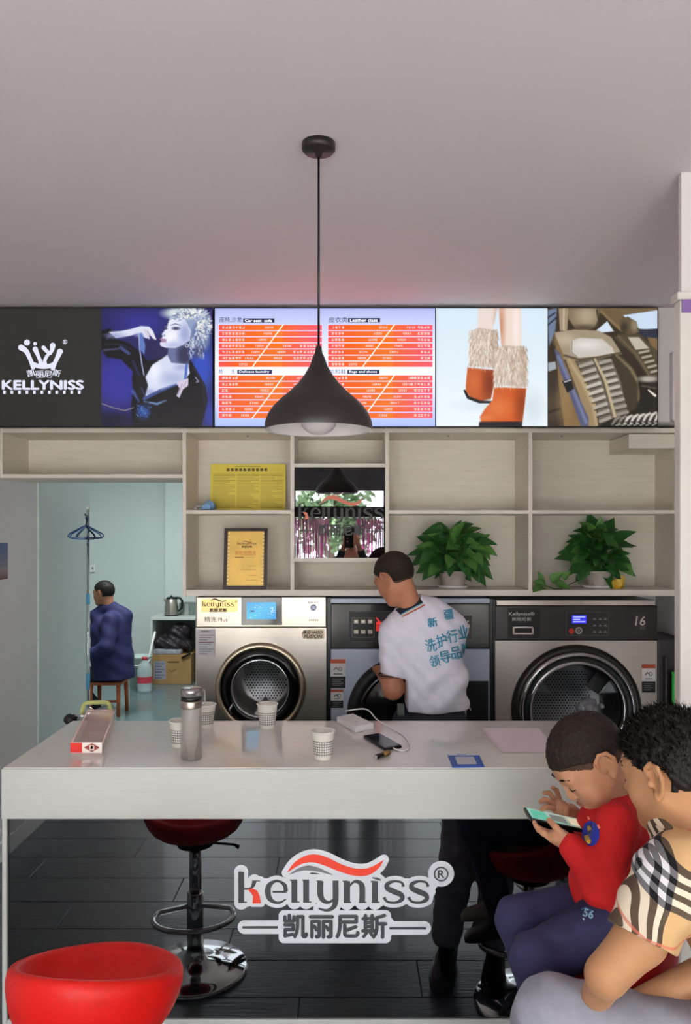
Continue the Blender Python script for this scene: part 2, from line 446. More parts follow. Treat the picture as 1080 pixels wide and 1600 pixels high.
m_black = mat('matt_black_plastic', (16, 16, 18), 0.35, var=0.05)
m_blackg = mat('gloss_black_plastic', (10, 10, 12), 0.12, var=0.05)
m_chrome = mat('chrome', (215, 216, 218), 0.06, metal=1.0, var=0.02)
m_steel = mat('brushed_steel', (172, 163, 154), 0.34, metal=1.0, var=0.07, scale=10, stretch=(0.6, 1, 40), rvar=0.06)
m_darksteel = mat('dark_brushed_steel', (176, 167, 159), 0.4, metal=1.0, var=0.06, scale=10, stretch=(0.6, 1, 40), rvar=0.05)
m_white = mat('white_plastic', (232, 231, 228), 0.35, var=0.01)
m_alu = mat('white_aluminium', (220, 216, 208), 0.4, var=0.02)
m_print = attr_mat('flat_print', rough=0.45)
m_screen = attr_mat('lit_screen', emit=1.06, rough=0.25)
m_screen2 = attr_mat('lit_price_screen', emit=1.38, rough=0.25)
m_dark = mat('dark_soffit', (38, 38, 40), 0.7, var=0.1)

LX, RX, FY, BY, CZ = -1.815, 1.74, -2.4, 4.36, 2.85
# ---------------------------------------------------------------- the setting
floor = struct(box('floor', LX, RX, FY, BY, -0.06, -0.008, mat('floor_screed', (20, 21, 22), 0.9)))
PW, PL = 0.245, 1.22
def plank_mesh(L):
    c = 0.0025; g = 0.0008; w = PW/2-g; l = L/2-g
    v = [(-l, -w, -.008), (l, -w, -.008), (l, w, -.008), (-l, w, -.008), (-l, -w, -c), (l, -w, -c), (l, w, -c), (-l, w, -c), (-l+c, -w+c, 0), (l-c, -w+c, 0), (l-c, w-c, 0), (-l+c, w-c, 0)]
    f = [(0, 1, 5, 4), (1, 2, 6, 5), (2, 3, 7, 6), (3, 0, 4, 7), (4, 5, 9, 8), (5, 6, 10, 9), (6, 7, 11, 10), (7, 4, 8, 11), (8, 9, 10, 11)]
    me = bpy.data.meshes.new('plank'); me.from_pydata(v, [], f); me.materials.append(m_plank); return me
pm = {}
for j in range(int((BY-FY)/PW)+1):
    y0 = FY+j*PW
    x = LX-((j*0.37) % 1.0)*PL
    while x < RX:
        a, b = max(x, LX), min(x+PL, RX)
        if b-a > 0.05 and y0+PW < BY+0.02:
            k = round(b-a, 3)
            if k not in pm: pm[k] = plank_mesh(k)
            o = bpy.data.objects.new('plank', pm[k]); C.objects.link(o); o.parent = floor; o.location = ((a+b)/2, y0+PW/2, 0)
        x += PL
struct(box('ceiling', LX-0.1, RX+0.1, FY-0.1, BY, CZ, CZ+0.1, m_ceil))
struct(box('wall_left', LX-0.1, LX, FY, 5.34, 0, CZ, m_paint))
struct(box('wall_right', RX, RX+0.1, FY, BY, 0, CZ, m_paint))
# shopfront behind the photographer: dark beam, posts, transom; open to the street
struct(MB().box(LX-0.1, RX+0.1, FY-0.12, FY, 2.29, CZ).build('wall_front', m_dark))
sf = thing('window_1', '', '', (0, FY, 0), kind='structure')
for x in (LX+0.03, -0.75, 0.50, RX-0.03):
    box('mullion', x-0.03, x+0.03, FY-0.06, FY-0.01, 0, 2.29, m_black, sf)
box('transom', LX, RX, FY-0.06, FY-0.01, 1.93, 2.08, m_black, sf)
# wall behind the shelves, with the passage to the back room at its left
struct(MB().box(-0.87, RX+0.1, BY, BY+0.1, 0, CZ).box(LX, -0.87, BY, BY+0.1, 2.0, CZ).build('wall_back', m_paint))
# bulkhead that carries the screens
struct(box('wall_bulkhead', LX, RX, 3.90, BY, 2.272, CZ, m_paint))
struct(box('trim_1', XP(1046, 3.9), RX, 3.86, 3.90, 2.272, 2.62, m_paint, None, 0.004))
# right-hand pier with the white framed door leaf in front of it
struct(box('wall_pier', 1.057, 1.3, 2.44, 2.46, 0, CZ, m_paint))
d1 = thing('door_1', '', '', (1.06, 2.4, 0), kind='structure')
box('door_post', 1.032, 1.07, 2.39, 2.435, 0, 2.43, m_alu, d1, 0.004)
box('door_post', 1.27, 1.30, 2.39, 2.435, 0, 2.43, m_alu, d1, 0.004)
box('door_header', 1.022, 1.31, 2.385, 2.44, 2.43, 2.455, m_alu, d1, 0.004)
box('door_panel', 1.07, 1.27, 2.40, 2.425, 0, 2.385, mat('white_door_panel', (226, 222, 212), 0.5, var=0.02), d1)
box('tape_strip', 1.036, 1.27, 2.386, 2.398, 2.39, 2.43, mat('purple_film', (122, 92, 150), 0.4), d1)
# panelled wainscot and baseboard on the left wall (seen in the black glass)
struct(box('baseboard_left', LX, LX+0.015, FY+0.02, 4.25, 0, 0.10, m_white, None, 0.004))
t2 = thing('trim_2', '', '', (LX, 0.5, 0), kind='structure')
for y0 in (-0.55, -0.05, 0.45, 0.95, 1.45):
    MB().box(LX, LX+0.014, y0, y0+0.4, 0.18, 0.22).box(LX, LX+0.014, y0, y0+0.4, 0.86, 0.9).box(LX, LX+0.014, y0, y0+0.04, 0.22, 0.86).box(LX, LX+0.014, y0+0.36, y0+0.4, 0.22, 0.86).build('wainscot_panel', m_white, t2)

# ---- back room
struct(box('floor_back', -4.6, -0.4, BY, 9.6, -0.06, 0.0, m_tile))
struct(box('wall_back_room_end', -4.6, -0.4, 9.4, 9.5, 0, CZ, m_green))
struct(box('wall_back_room_left', -4.7, -4.6, 5.28, 9.5, 0, CZ, m_green))
struct(box('wall_back_room_right', -0.4, -0.3, BY, 9.5, 0, CZ, m_green))
struct(box('wall_back_room_near', -4.6, LX-0.1, 5.28, 5.34, 0, CZ, m_green))
struct(box('wall_passage', LX-0.002, LX+0.012, 4.47, 5.35, 0, 2.84, m_green))  # continues wall_left; the green tint puts the back room's light into its colour
struct(box('wall_pilaster', -2.22, -1.35, 9.28, 9.4, 0, CZ, m_green))
struct(box('ceiling_back', -4.7, -0.3, BY+0.1, 9.5, CZ, CZ+0.1, m_ceil))

# ---- street outside, seen in the mirror sign
struct(box('ground_street', -30, 30, -40, FY, -0.12, -0.06, mat('pavement', (150, 148, 144), 0.85, var=0.1, scale=2)))

# ---------------------------------------------------------------- wall shelf
YS = 4.0
def XS(px): return XP(px, YS)
def ZS(py): return ZP(py, YS)
sh = thing('wall_shelf', 'white woodgrain open wall shelf with square compartments under the screens', 'shelf', (XS(680), YS, ZS(932)))
T = 0.018; YB = 4.33
def board_v(px0, px1, py0, py1, name='divider'): box(name, XS(px0), XS(px1), YS, YB, ZS(py1), ZS(py0), m_lam, sh, 0.001)
def board_h(px0, px1, py0, py1, name='shelf_board'): box(name, XS(px0), XS(px1), YS+0.001, YB, ZS(py1), ZS(py0), m_lam, sh, 0.001)
board_v(285, 291, 668, 932, 'side_panel'); board_v(1062, 1067, 668, 932, 'side_panel')
board_v(454, 460, 675, 922); board_v(602, 608, 675, 922); board_v(826, 832, 675, 922)
board_h(291, 1062, 669, 676, 'top_board'); board_h(291, 1062, 922, 931, 'bottom_board')
board_h(291, 454, 797, 803); board_h(608, 826, 797, 803); board_h(832, 1062, 797, 803)
board_h(460, 602, 724, 730); board_h(460, 602, 872, 878)
for a, b in ((291, 454), (460, 602), (608, 826), (832, 1062)):
    box('back_panel', XS(a)-0.01, XS(b)+0.01, YB-0.005, YB+0.01, ZS(928), ZS(670), m_lamv, sh)
# fixing screws in the top boards
for px in (382, 526, 706, 889):
    MB().lathe([(0.0001, 0), (0.006, 0.001), (0.006, 0.004)], (XS(px), 4.13, ZS(676)-0.003), 12).build('screw_cap', m_dark, sh)
MB().box(XS(985), XS(1062), 4.02, YB-0.01, ZS(700), ZS(677)).build('boxed_corner', m_lam, sh, 0.004)
oc = thing('overhead_cubby', 'long white open cubby above the passage to the back room', 'shelf', (XS(140), YS, ZS(747)))
box('side_panel', LX, LX+0.012, YS, YB, ZS(741), ZS(676), m_lam, oc, 0.001)
box('bottom_board', LX, XS(285), YS, YB, ZS(747), ZS(741), m_lam, oc, 0.001)
box('top_board', LX, XS(285), YS, YB, ZS(676), ZS(669), m_lam, oc, 0.001)
box('back_panel', LX, XS(285), YB-0.005, YB+0.01, ZS(747), ZS(670), m_lamv, oc)

# ---------------------------------------------------------------- counter
Y0 = 2.403; X0, X1 = XP(3, Y0), 1.018; ZT, ZB, YBK = 0.969, 0.812, 3.014
ct = thing('bar_counter', 'long white bar counter with thick stone top and black glass front', 'counter', ((X0+X1)/2, 2.7, 0))
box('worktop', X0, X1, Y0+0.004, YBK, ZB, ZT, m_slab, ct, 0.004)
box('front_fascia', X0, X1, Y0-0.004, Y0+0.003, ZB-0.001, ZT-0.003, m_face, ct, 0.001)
gl = box('glass_panel', X0+0.014, X1-0.01, Y0+0.012, Y0+0.022, 0.178, ZB-0.002, m_glass, ct)
box('plinth', X0, X1, Y0+0.004, Y0+0.3, 0, 0.178, m_face, ct, 0.003)
box('side_panel', X0, X0+0.014, Y0+0.0, YBK-0.02, 0.0, ZB-0.002, m_face, ct, 0.002)
box('side_panel', X1-0.014, X1, Y0+0.0, YBK-0.02, 0.0, ZB-0.002, m_face, ct, 0.002)
box('inner_panel', X0+0.016, X1-0.016, Y0+0.03, Y0+0.05, 0.178, ZB-0.002, m_face, ct)

# ---- the brand mark, in the pixels of a 1080x540 sketch of it
GK = [  # strokes of the word: points, widths
    ([(100, 168), (100, 298)], 25), ([(90, 170), (100, 172)], [6, 12]), ([(90, 296), (124, 296)], 6),
    ([(108, 240), (136, 238), (150, 226), (156, 205)], [8, 8, 14, 20]), ([(150, 206), (180, 206)], 5),
    ([(288, 250), (284, 225), (262, 208), (240, 208), (218, 225), (212, 252), (220, 280), (242, 296), (266, 296), (290, 282)], [18, 18, 10, 12, 22, 26, 22, 12, 10, 5]),
    ([(232, 252), (292, 252)], 8),
    ([(324, 200), (324, 296)], 25), ([(306, 203), (326, 203)], 6), ([(312, 295), (346, 295)], 6),
    ([(374, 200), (374, 296)], 25), ([(358, 203), (376, 203)], 6), ([(362, 295), (396, 295)], 6),
    ([(434, 206), (434, 262), (446, 288), (470, 296), (492, 282)], [26, 26, 20, 11, 10]), ([(418, 206), (440, 206)], 5),
    ([(498, 204), (498, 285), (490, 315), (462, 330), (426, 322)], [25, 25, 20, 12, 8]),
    ([(546, 206), (546, 298)], 27), ([(528, 207), (548, 207)], 6), ([(534, 296), (564, 296)], 6),
    ([(556, 228), (576, 209), (598, 212), (610, 232), (610, 298)], [8, 11, 18, 25, 26]), ([(596, 296), (628, 296)], 6),
    ([(664, 206), (664, 298)], 26), ([(646, 208), (668, 208)], 6), ([(650, 296), (684, 296)], 6), ([(652, 192), (676, 197), (690, 203)], [4, 11, 4]),
    ([(784, 230), (776, 212), (745, 207), (718, 218), (716, 236), (745, 251), (774, 264), (778, 284), (750, 297), (716, 293), (702, 274)], [14, 10, 10, 18, 22, 24, 22, 18, 10, 10, 14]),
    ([(888, 230), (880, 212), (849, 207), (822, 218), (820, 236), (849, 251), (878, 264), (882, 284), (854, 297), (820, 293), (806, 274)], [14, 10, 10, 18, 22, 24, 22, 18, 10, 10, 14]),
]
SW_T = [(292, 172), (320, 132), (360, 104), (408, 93), (460, 105), (520, 134), (580, 153), (640, 150), (702, 116)]
SW_B = [(692, 138), (662, 168), (622, 184), (570, 182), (510, 164), (450, 140), (400, 127), (350, 136), (292, 172)]
def smooth_line(p, k=5): return spline(p, [1]*len(p), k)[0]
SWOOSH = smooth_line(SW_T)+smooth_line(SW_B)[1:-1]
K_LEG = [(128, 240), (150, 238), (168, 246), (178, 268), (184, 300), (148, 300), (150, 268)]
def brand_mark(fl, dark, red, white=None, lower=True, reg=True, bars=True):
    if white:
        st = []
        for p, w in GK:
            q, ww = (spline(p, w if isinstance(w, list) else [w]*len(p), 3) if len(p) > 2 else (p, w if isinstance(w, list) else [w]*len(p)))
            st.append((q, [x+34 for x in ww]))
        st += [(K_LEG+[K_LEG[0]], 32), ([(150, 250), (160, 290)], 40), (SWOOSH+[SWOOSH[0]], 42), ([(110, 215), (890, 215)], 40), ([(110, 280), (890, 280)], 40), ([(110, 250), (890, 250)], 60), ([(330, 165), (400, 150), (560, 175), (660, 180)], 40), ([(310, 190), (685, 194)], 26)]
        if lower: st += [([(290, 352), (704, 352)], 46), ([(290, 446), (704, 446)], 46), ([(300, 399), (700, 399)], 100), ([(114, 401), (300, 401)], 58), ([(700, 405), (872, 405)], 58), ([(281, 352), (281, 446)], 46), ([(709, 352), (709, 446)], 46)]
        if reg: st += [([(943, 176), (944, 176)], 108), ([(930, 190), (890, 235)], 50)]
        fl.lay().union(st, white)
    fl.lay(); fl.micro = 1.2e-5
    for p, w in GK: fl.stroke(p, w, dark, smooth=4 if len(p) > 2 else 0)
    if white: fl.stroke([(305, 178), (345, 158), (385, 151), (430, 160), (485, 180)], [2, 14, 22, 16, 2], (120, 120, 124), smooth=4)
    fl.lay().poly(K_LEG, red); fl.poly(SWOOSH, red)
    if lower:
        fl.lay().text('凯丽尼斯', 280, 346, 712, 447, dark, bold=0.035)
        if bars: fl.rect(105, 396, 255, 406, dark); fl.rect(725, 400, 880, 410, dark)
    if reg:
        fl.lay().ring(943, 176, 25, 31, dark); fl.text('R', 930, 160, 957, 192, dark, bold=0.02)
yl = Y0+0.0118
fl = Flat(wall_fn(yl, 340, 1300, 2.7), eps=0.0005)
brand_mark(fl, (70, 72, 76), (236, 70, 48), (226, 228, 232))
fl.build('brand_lettering', m_print, ct)

# ---------------------------------------------------------------- screens
YT = 3.85
def screen(px0, px1, label):
    t = thing('display_screen', label, 'screen', (XP((px0+px1)/2, YT), YT+0.02, ZP(667, YT)), group='screens along the bulkhead')
    b = box('bezel', XP(px0, YT), XP(px1, YT), YT, YT+0.045, ZP(668, YT), ZP(480, YT), m_blackg, t, 0.002)
    return b
rnd = random.Random(3)
# -- left screen: dark brand panel and a fashion photograph
s1 = screen(-13, 333, 'dark wide screen showing a crown emblem and a blonde woman in denim')
fl = Flat(wall_fn(YT-0.0006, 0, 0), eps=0.0002)
DK = (44, 43, 40)
fl.rect(-11, 482, 332, 666, DK, (38, 38, 34))
p = Paint(503, 38, 1055, 622, 3.2, (36, 36, 92), (26, 26, 60))
p.ell(590, 400, 130, 150, (50, 50, 148), 130).ell(700, 110, 120, 60, (48, 48, 140), 80).ell(1000, 330, 60, 130, (48, 76, 184), 60).ell(900, 580, 90, 40, (44, 56, 150), 60).ell(560, 600, 80, 40, (22, 22, 44), 50).ell(1040, 560, 30, 80, (44, 56, 150), 40)
p.poly([(503, 150), (545, 135), (580, 190), (640, 210), (690, 250), (735, 300), (780, 290), (830, 270), (900, 290), (950, 300), (985, 360), (1020, 420), (1030, 500), (1000, 625), (660, 625), (650, 520), (660, 440), (655, 390), (660, 350), (600, 290), (530, 280), (503, 240)], (19, 18, 23), 6)
for q, w, c in (([(515, 245), (590, 238)], 8, (84, 90, 130)), ([(600, 232), (640, 262)], 16, (74, 84, 150)), ([(530, 190), (560, 150)], 6, (70, 74, 110)), ([(520, 215), (600, 215), (650, 240)], 5, (50, 52, 80)), ([(660, 300), (690, 370)], 10, (40, 44, 100)), ([(960, 330), (1010, 420), (1015, 520)], 8, (46, 46, 62)), ([(700, 430), (720, 470)], 8, (60, 70, 120))): p.line(q, w, c, 8, .8)
p.poly([(540, 155), (600, 150), (650, 140), (700, 125), (740, 128), (760, 150), (775, 190), (762, 190), (742, 168), (738, 188), (715, 182), (700, 160), (640, 175), (575, 185)], (214, 218, 236), 4)
p.ell(570, 172, 40, 12, (140, 150, 196), 18, .8).ell(690, 170, 20, 10, (150, 158, 200), 12, .8).line([(745, 148), (772, 190)], [14, 7], (232, 224, 232), 3).line([(722, 148), (740, 186)], [14, 8], (206, 198, 216), 3).line([(732, 150), (745, 172)], 3, (120, 116, 150), 3)
p.poly([(690, 165), (705, 160), (722, 225), (716, 268), (695, 240)], (92, 120, 186), 5).line([(690, 165), (692, 230), (705, 320), (715, 370)], 5, (168, 178, 214), 3)
p.poly([(835, 235), (930, 210), (940, 325), (850, 322), (828, 290)], (104, 110, 152), 6).ell(915, 270, 35, 55, (46, 48, 78), 30, .9, True)
p.poly([(830, 268), (850, 308), (935, 315), (942, 360), (920, 390), (860, 420), (800, 440), (720, 480), (735, 420), (722, 380), (755, 320), (800, 290)], (208, 214, 236), 5)
p.ell(860, 385, 60, 30, (158, 168, 208), 40, .7, True).ell(765, 350, 30, 50, (234, 238, 248), 40, .8, True).ell(900, 330, 30, 14, (150, 158, 200), 20, .8, True).ell(745, 455, 22, 16, (150, 160, 200), 16, .7, True)
p.line([(926, 318), (920, 392)], 13, (78, 108, 186), 5).line([(716, 486), (800, 444), (885, 412)], [16, 16, 10], (58, 78, 136), 6).line([(800, 440), (880, 410)], 4, (130, 150, 200), 4)
p.poly([(875, 408), (935, 383), (934, 420), (908, 440), (890, 482), (876, 472), (892, 436)], (208, 198, 218), 4).line([(905, 412), (884, 470)], 3, (140, 130, 165), 3).line([(925, 400), (910, 425)], 3, (140, 130, 165), 3)
p.ell(950, 115, 98, 88, (140, 156, 190), 18).ell(900, 62, 90, 30, (196, 208, 212), 20).ell(995, 180, 48, 75, (104, 120, 164), 20).ell(985, 250, 25, 30, (60, 66, 104), 18)
p.poly([(842, 98), (880, 78), (920, 95), (948, 150), (942, 195), (910, 218), (870, 234), (822, 233), (797, 224), (793, 210), (803, 200), (797, 190), (808, 178), (803, 166), (815, 150), (828, 132), (834, 112)], (228, 230, 245), 4)
p.ell(918, 165, 28, 55, (146, 156, 202), 34, .85, True).ell(868, 220, 45, 12, (164, 172, 212), 16, .8, True).ell(850, 180, 20, 18, (244, 244, 252), 20, .7, True).ell(880, 205, 30, 14, (190, 196, 226), 20, .6, True)
p.ell(873, 137, 18, 8, (60, 62, 98), 9).line([(846, 122), (870, 114), (896, 121)], [3, 6, 3], (110, 110, 146), 4).ell(824, 138, 7, 6, (70, 72, 108), 6).line([(818, 128), (832, 122)], 4, (120, 120, 150), 3).ell(815, 172, 5, 4, (120, 116, 156), 5)
p.line([(797, 189), (826, 194)], [7, 4], (150, 98, 140), 4).line([(801, 203), (824, 205)], [8, 4], (172, 124, 160), 4).line([(798, 196), (824, 199)], 3, (70, 50, 84), 3).line([(820, 150), (808, 172)], 3, (200, 204, 228), 4)
r3 = random.Random(21)
for k in range(520):
    a = r3.uniform(-1.0, 3.5); rad = r3.uniform(.35, 1.0); u, v = 945+95*rad*math.cos(a), 118-84*rad*math.sin(a)
    if u < 925 and v > 92: continue
    if u > 930 and v > 220: continue
    a2 = a+r3.uniform(-1.3, 1.3); L = r3.uniform(14, 40); c2 = (u+L*math.cos(a2), v-L*math.sin(a2)); cm = ((u+c2[0])/2+r3.uniform(-8, 8), (v+c2[1])/2+r3.uniform(-8, 8))
    p.line([(u, v), cm, c2], [5, 5, 1.5], r3.choice([(240, 240, 228), (226, 230, 226), (200, 210, 222), (160, 176, 206), (112, 128, 172), (70, 80, 126)]), 2.5, .85)
for k in range(90):
    u, v = r3.uniform(935, 1010), r3.uniform(180, 275); p.line([(u, v), (u+r3.uniform(-10, 12), v+r3.uniform(10, 26))], [5, 2], r3.choice([(190, 200, 216), (120, 136, 178), (70, 78, 122), (226, 230, 226)]), 2.5, .8)
p.ell(928, 222, 10, 10, (190, 196, 214), 4).ell(928, 222, 5, 5, (40, 42, 66), 3)
p.line([(715, 500), (780, 512), (825, 494)], [5, 11, 4], (112, 140, 190), 6).ell(712, 552, 30, 34, (48, 84, 164), 26, .9).line([(505, 510), (560, 530), (620, 545), (662, 530)], 4, (150, 142, 132), 3)
for k in range(40): u, v = r3.uniform(680, 745), r3.uniform(500, 590); p.line([(u, v), (u+r3.uniform(-14, 14), v+r3.uniform(-12, 12))], [5, 1], r3.choice([(120, 150, 206), (80, 120, 196), (30, 34, 60), (20, 20, 30)]), 2, .8)
p.line([(660, 450), (690, 500)], [18, 6], (70, 96, 170), 10, .8).line([(970, 380), (985, 400), (975, 405)], 5, (150, 158, 190), 3)
fl.lay(); p.into(fl, lambda u, v: (u/3.176, 470+v/3.176))
W1 = (224, 226, 244)
# crown of splashes
fl.lay()
cr = lambda pts: [(u/3.176, 470+v/3.176) for u, v in pts]
for pts, w in (([(105, 232), (130, 250), (150, 290), (165, 330)], [30, 24, 20, 22]), ([(175, 240), (188, 270), (200, 300), (205, 325)], [26, 18, 18, 26]), ([(216, 232), (232, 250), (252, 262)], [20, 18, 14]),
               ([(262, 222), (256, 250), (236, 270), (222, 300), (226, 325)], [28, 18, 16, 18, 26]), ([(298, 252), (286, 280), (272, 310), (262, 335)], [28, 22, 20, 22])):
    fl.stroke(cr(pts), [x/3.176 for x in w], W1, caps='all', smooth=4)
fl.stroke(cr([(164, 314), (190, 324), (220, 327), (250, 323), (268, 314)]), 22/3.176, W1, True, smooth=4)
for u, v, r in ((134, 207, 15), (174, 213, 9)): a, b = cr([(u, v)])[0]; fl.disc(a, b, r/3.176, W1)
a, b = cr([(323, 204)])[0]; fl.ring(a, b, 2.6, 3.6, W1, 18); fl.text('R', a-1.2, b-1.8, a+1.4, b+1.8, W1, 0.03)
fl.lay()
for k_, ch_ in enumerate('凯丽尼斯'):
    a_ = (k_-1.5)*-.16; cx_, cy_ = 68.5+(k_-1.5)*13.2, 583.5+2.6-abs(k_-1.5)*2.2
    v_, f_, _ = text2d(ch_); fl._tri([(cx_+(a-.5)*12.4*math.cos(a_)+(.5-b_)*11*math.sin(a_), cy_-(a-.5)*12.4*math.sin(a_)+(.5-b_)*11*math.cos(a_)) for a, b_ in v_], f_, [lin(W1)]*len(v_)); fl._tri([(cx_+.5+(a-.5)*12.4*math.cos(a_)+(.5-b_)*11*math.sin(a_), cy_-(a-.5)*12.4*math.sin(a_)+(.5-b_)*11*math.cos(a_)) for a, b_ in v_], f_, [lin(W1)]*len(v_))
fl.text('KELLYNISS', 4, 594.5, 130, 608.5, W1, 0.04)
for i in range(11): fl.rect(5+i*11.7, 610.5, 9+i*11.7, 615.5, W1)
fl.build('screen_picture', m_screen, s1)

# -- middle screen: price list
s2 = screen(334, 681, 'middle wide screen showing orange price tables behind the pendant lamp')
fl = Flat(wall_fn(YT-0.0006, 0, 0), eps=0.0002)
BG = (172, 180, 226)
fl.rect(336, 482, 680, 575, (160, 168, 214), (226, 228, 246)); fl.rect(336, 575, 680, 666, (226, 228, 246), (150, 168, 222))
def table(u0, u1, v0, v1, n, cut, lefts, rights):
    rh = (v1-v0)/n; lay0 = fl.layer
    for i in range(n):
        a, b = v0+i*rh+0.7, v0+(i+1)*rh-0.7; fl.layer = lay0+1
        fl.poly([(u0, a), (u0+26, a), (u0+26, b), (u0, b)], [(232, 72, 66), (246, 84, 24), (246, 84, 24), (232, 72, 66)])
        fl.poly([(u0+26, a), (u0+(u1-u0)*0.62, a), (u0+(u1-u0)*0.62, b), (u0+26, b)], [(246, 84, 24), (250, 106, 26), (250, 106, 26), (246, 84, 24)])
        fl.poly([(u0+(u1-u0)*0.62, a), (u1, a), (u1, b), (u0+(u1-u0)*0.62, b)], [(250, 90, 34), (232, 76, 96), (232, 76, 96), (250, 90, 34)])
        fl.layer = lay0+2
        uc = u0+cut[0]+(cut[1]-cut[0])*(i+0.5)/n
        fl.poly([(uc+2.6, a-0.9), (uc+5.2, a-0.9), (uc-1.6+2.6, b+0.9-0), (uc-4, b+0.9)], (250, 214, 200)) if False else None
        c = (252, 196, 190); q = (a+b)/2
        def blocks(x0, cnt, w, h=1.9):
            for k in range(cnt):
                
                for z_ in range(3):
                    if rnd.random() < .85: fl.rect(x0+k*w+rnd.uniform(0, .2)*w, q-h+z_*h*.72, x0+k*w+w*rnd.uniform(.6, .85), q-h+z_*h*.72+h*.42, c)
                a_ = rnd.uniform(.1, .6); fl.rect(x0+k*w+w*a_, q-h, x0+k*w+w*(a_+.18), q+h, c)
        blocks(u0+5, lefts[i], 5.2); blocks(uc-rnd.uniform(18, 26), 5, 2.7, 1.7)
        if rights[i]:
            blocks(uc+rnd.uniform(20, 26), 5, 2.7, 1.7); blocks(u1-3-rights[i]*5.2, rights[i], 5.2)
    fl.layer = lay0+2
    fl.stroke([(u0+cut[0], v0), (u0+cut[1], v1)], 1.6, (252, 222, 208)); fl.layer = lay0+2
table(342, 503, 507, 574, 7, (101, 52), [7, 7, 7, 7, 7, 6, 0], [0, 0, 0, 6, 8, 8, 0])
table(513, 676, 507, 574, 7, (104, 53), [4, 4, 4, 4, 4, 4, 4], [4, 4, 4, 4, 3, 3, 0])
table(342, 503, 586, 654, 7, (103, 52), [5, 5, 2, 3, 3, 4, 3], [5, 5, 5, 5, 5, 5, 5])
table(513, 676, 586, 654, 7, (104, 54), [5, 4, 5, 4, 4, 4, 4], [6, 6, 5, 5, 5, 5, 5])
fl.lay().text('座椅,沙发', 343, 495.5, 378, 504, (78, 84, 120), 0.01); fl.text('皮衣类', 514, 495.5, 543, 504, (78, 84, 120), 0.01)
fl.text('精', 342, 577, 348, 584.5, (50, 52, 70)); fl.text('洗', 361, 577, 367, 584.5, (50, 52, 70)); fl.text('包和鞋', 514, 577, 541, 584.5, (50, 52, 70))
for a, b, v, tx in ((380, 429, 501, 'Car seat  sofa'), (544, 594, 500.5, 'Leather class'), (371, 425, 581.3, 'Delicate laundry'), (543, 593, 581.3, 'Bags and shoes')):
    fl.layer += 0; fl.rect(a, v-3.4, b, v+3.2, (32, 34, 66)); fl.lay().text(tx, a+3, v-2.3, b-4, v+2.4, (238, 240, 250), 0.02)
fl.build('screen_picture', m_screen2, s2)

# -- right screen: boots and car seats
s3 = screen(682, 1029, 'right wide screen showing fur boots beside leather car seats')
fl = Flat(wall_fn(YT-0.0006, 0, 0), eps=0.0002)
TF = lambda u, v: (670+u/2.634, 470+v/2.634)
p = Paint(31, 31, 489, 516, 2.7, (214, 229, 240), (232, 241, 248))
p.ell(430, 440, 40, 60, (196, 210, 214), 60, .6).ell(250, 430, 100, 20, (206, 218, 226), 40, .7)
p.poly([(205, 28), (285, 28), (265, 110), (262, 140), (200, 140)], (230, 216, 208), 6).ell(278, 80, 10, 60, (200, 170, 154), 16, .8, True)
p.poly([(288, 28), (380, 28), (384, 200), (300, 200)], (234, 214, 204), 5).ell(298, 100, 14, 90, (198, 138, 108), 22, .9, True).ell(360, 110, 14, 80, (244, 232, 226), 20, .8, True)
p.poly([(160, 275), (268, 285), (268, 350), (256, 404), (215, 412), (175, 400), (152, 370), (155, 320)], (188, 86, 36), 4).ell(252, 340, 26, 70, (116, 48, 18), 36, .8, True).ell(185, 335, 22, 40, (210, 108, 56), 36, .8, True).line([(148, 370), (163, 398), (210, 416), (258, 417)], [9, 13, 13, 10], (30, 26, 28), 3)
p.poly([(270, 355), (402, 360), (396, 420), (386, 498), (214, 499), (211, 477), (235, 440), (262, 412)], (204, 92, 36), 4).ell(385, 430, 26, 80, (132, 54, 18), 40, .8, True).ell(285, 440, 50, 40, (222, 118, 64), 50, .8, True).ell(230, 482, 30, 12, (226, 130, 78), 16, .7, True).poly([(208, 498), (386, 496), (385, 517), (206, 517)], (28, 26, 30), 3).line([(215, 499), (386, 497)], 3, (96, 44, 22), 2)
for cx0, cx1, v0_, v1_ in ((168, 284, 115, 280), (270, 406, 185, 358)):
    p.poly([(cx0+12, v0_+8), (cx0+40, v0_-4), (cx1-16, v0_+6), (cx1-2, v0_+50), (cx1-6, v1_-4), (cx0+2, v1_-12), (cx0+2, v0_+80)], (198, 178, 162), 8)
    for k in range(620):
        u, v = r3.uniform(cx0, cx1), r3.uniform(v0_, v1_-14); q = (u-cx0)/(cx1-cx0); L = r3.uniform(12, 30)
        p.line([(u, v), (u+r3.uniform(-5, 5)+(q-.5)*10, v+L)], [3.4, 1.2], r3.choice([(232, 220, 208), (212, 194, 178), (186, 162, 144), (240, 232, 222), (164, 138, 120), (222, 206, 194)]) if q < .78 else r3.choice([(190, 168, 150), (160, 134, 116), (206, 188, 172)]), 2, .75)
fl.lay(); p.into(fl, TF)
p = Paint(491, 31, 941, 516, 2.7, (60, 50, 36), (38, 32, 25))
p.poly([(560, 28), (945, 28), (945, 40), (780, 62), (700, 52), (560, 60)], (112, 94, 68), 6).poly([(785, 62), (945, 38), (945, 120), (870, 116), (800, 82)], (200, 216, 236), 4).poly([(690, 122), (735, 84), (762, 126), (700, 132)], (208, 222, 238), 4).poly([(488, 40), (528, 28), (522, 120), (495, 190)], (110, 124, 150), 6)
for q in (([(490, 100), (525, 70)]), ([(490, 70), (520, 50)])): p.line(q, 6, (30, 34, 46), 4)
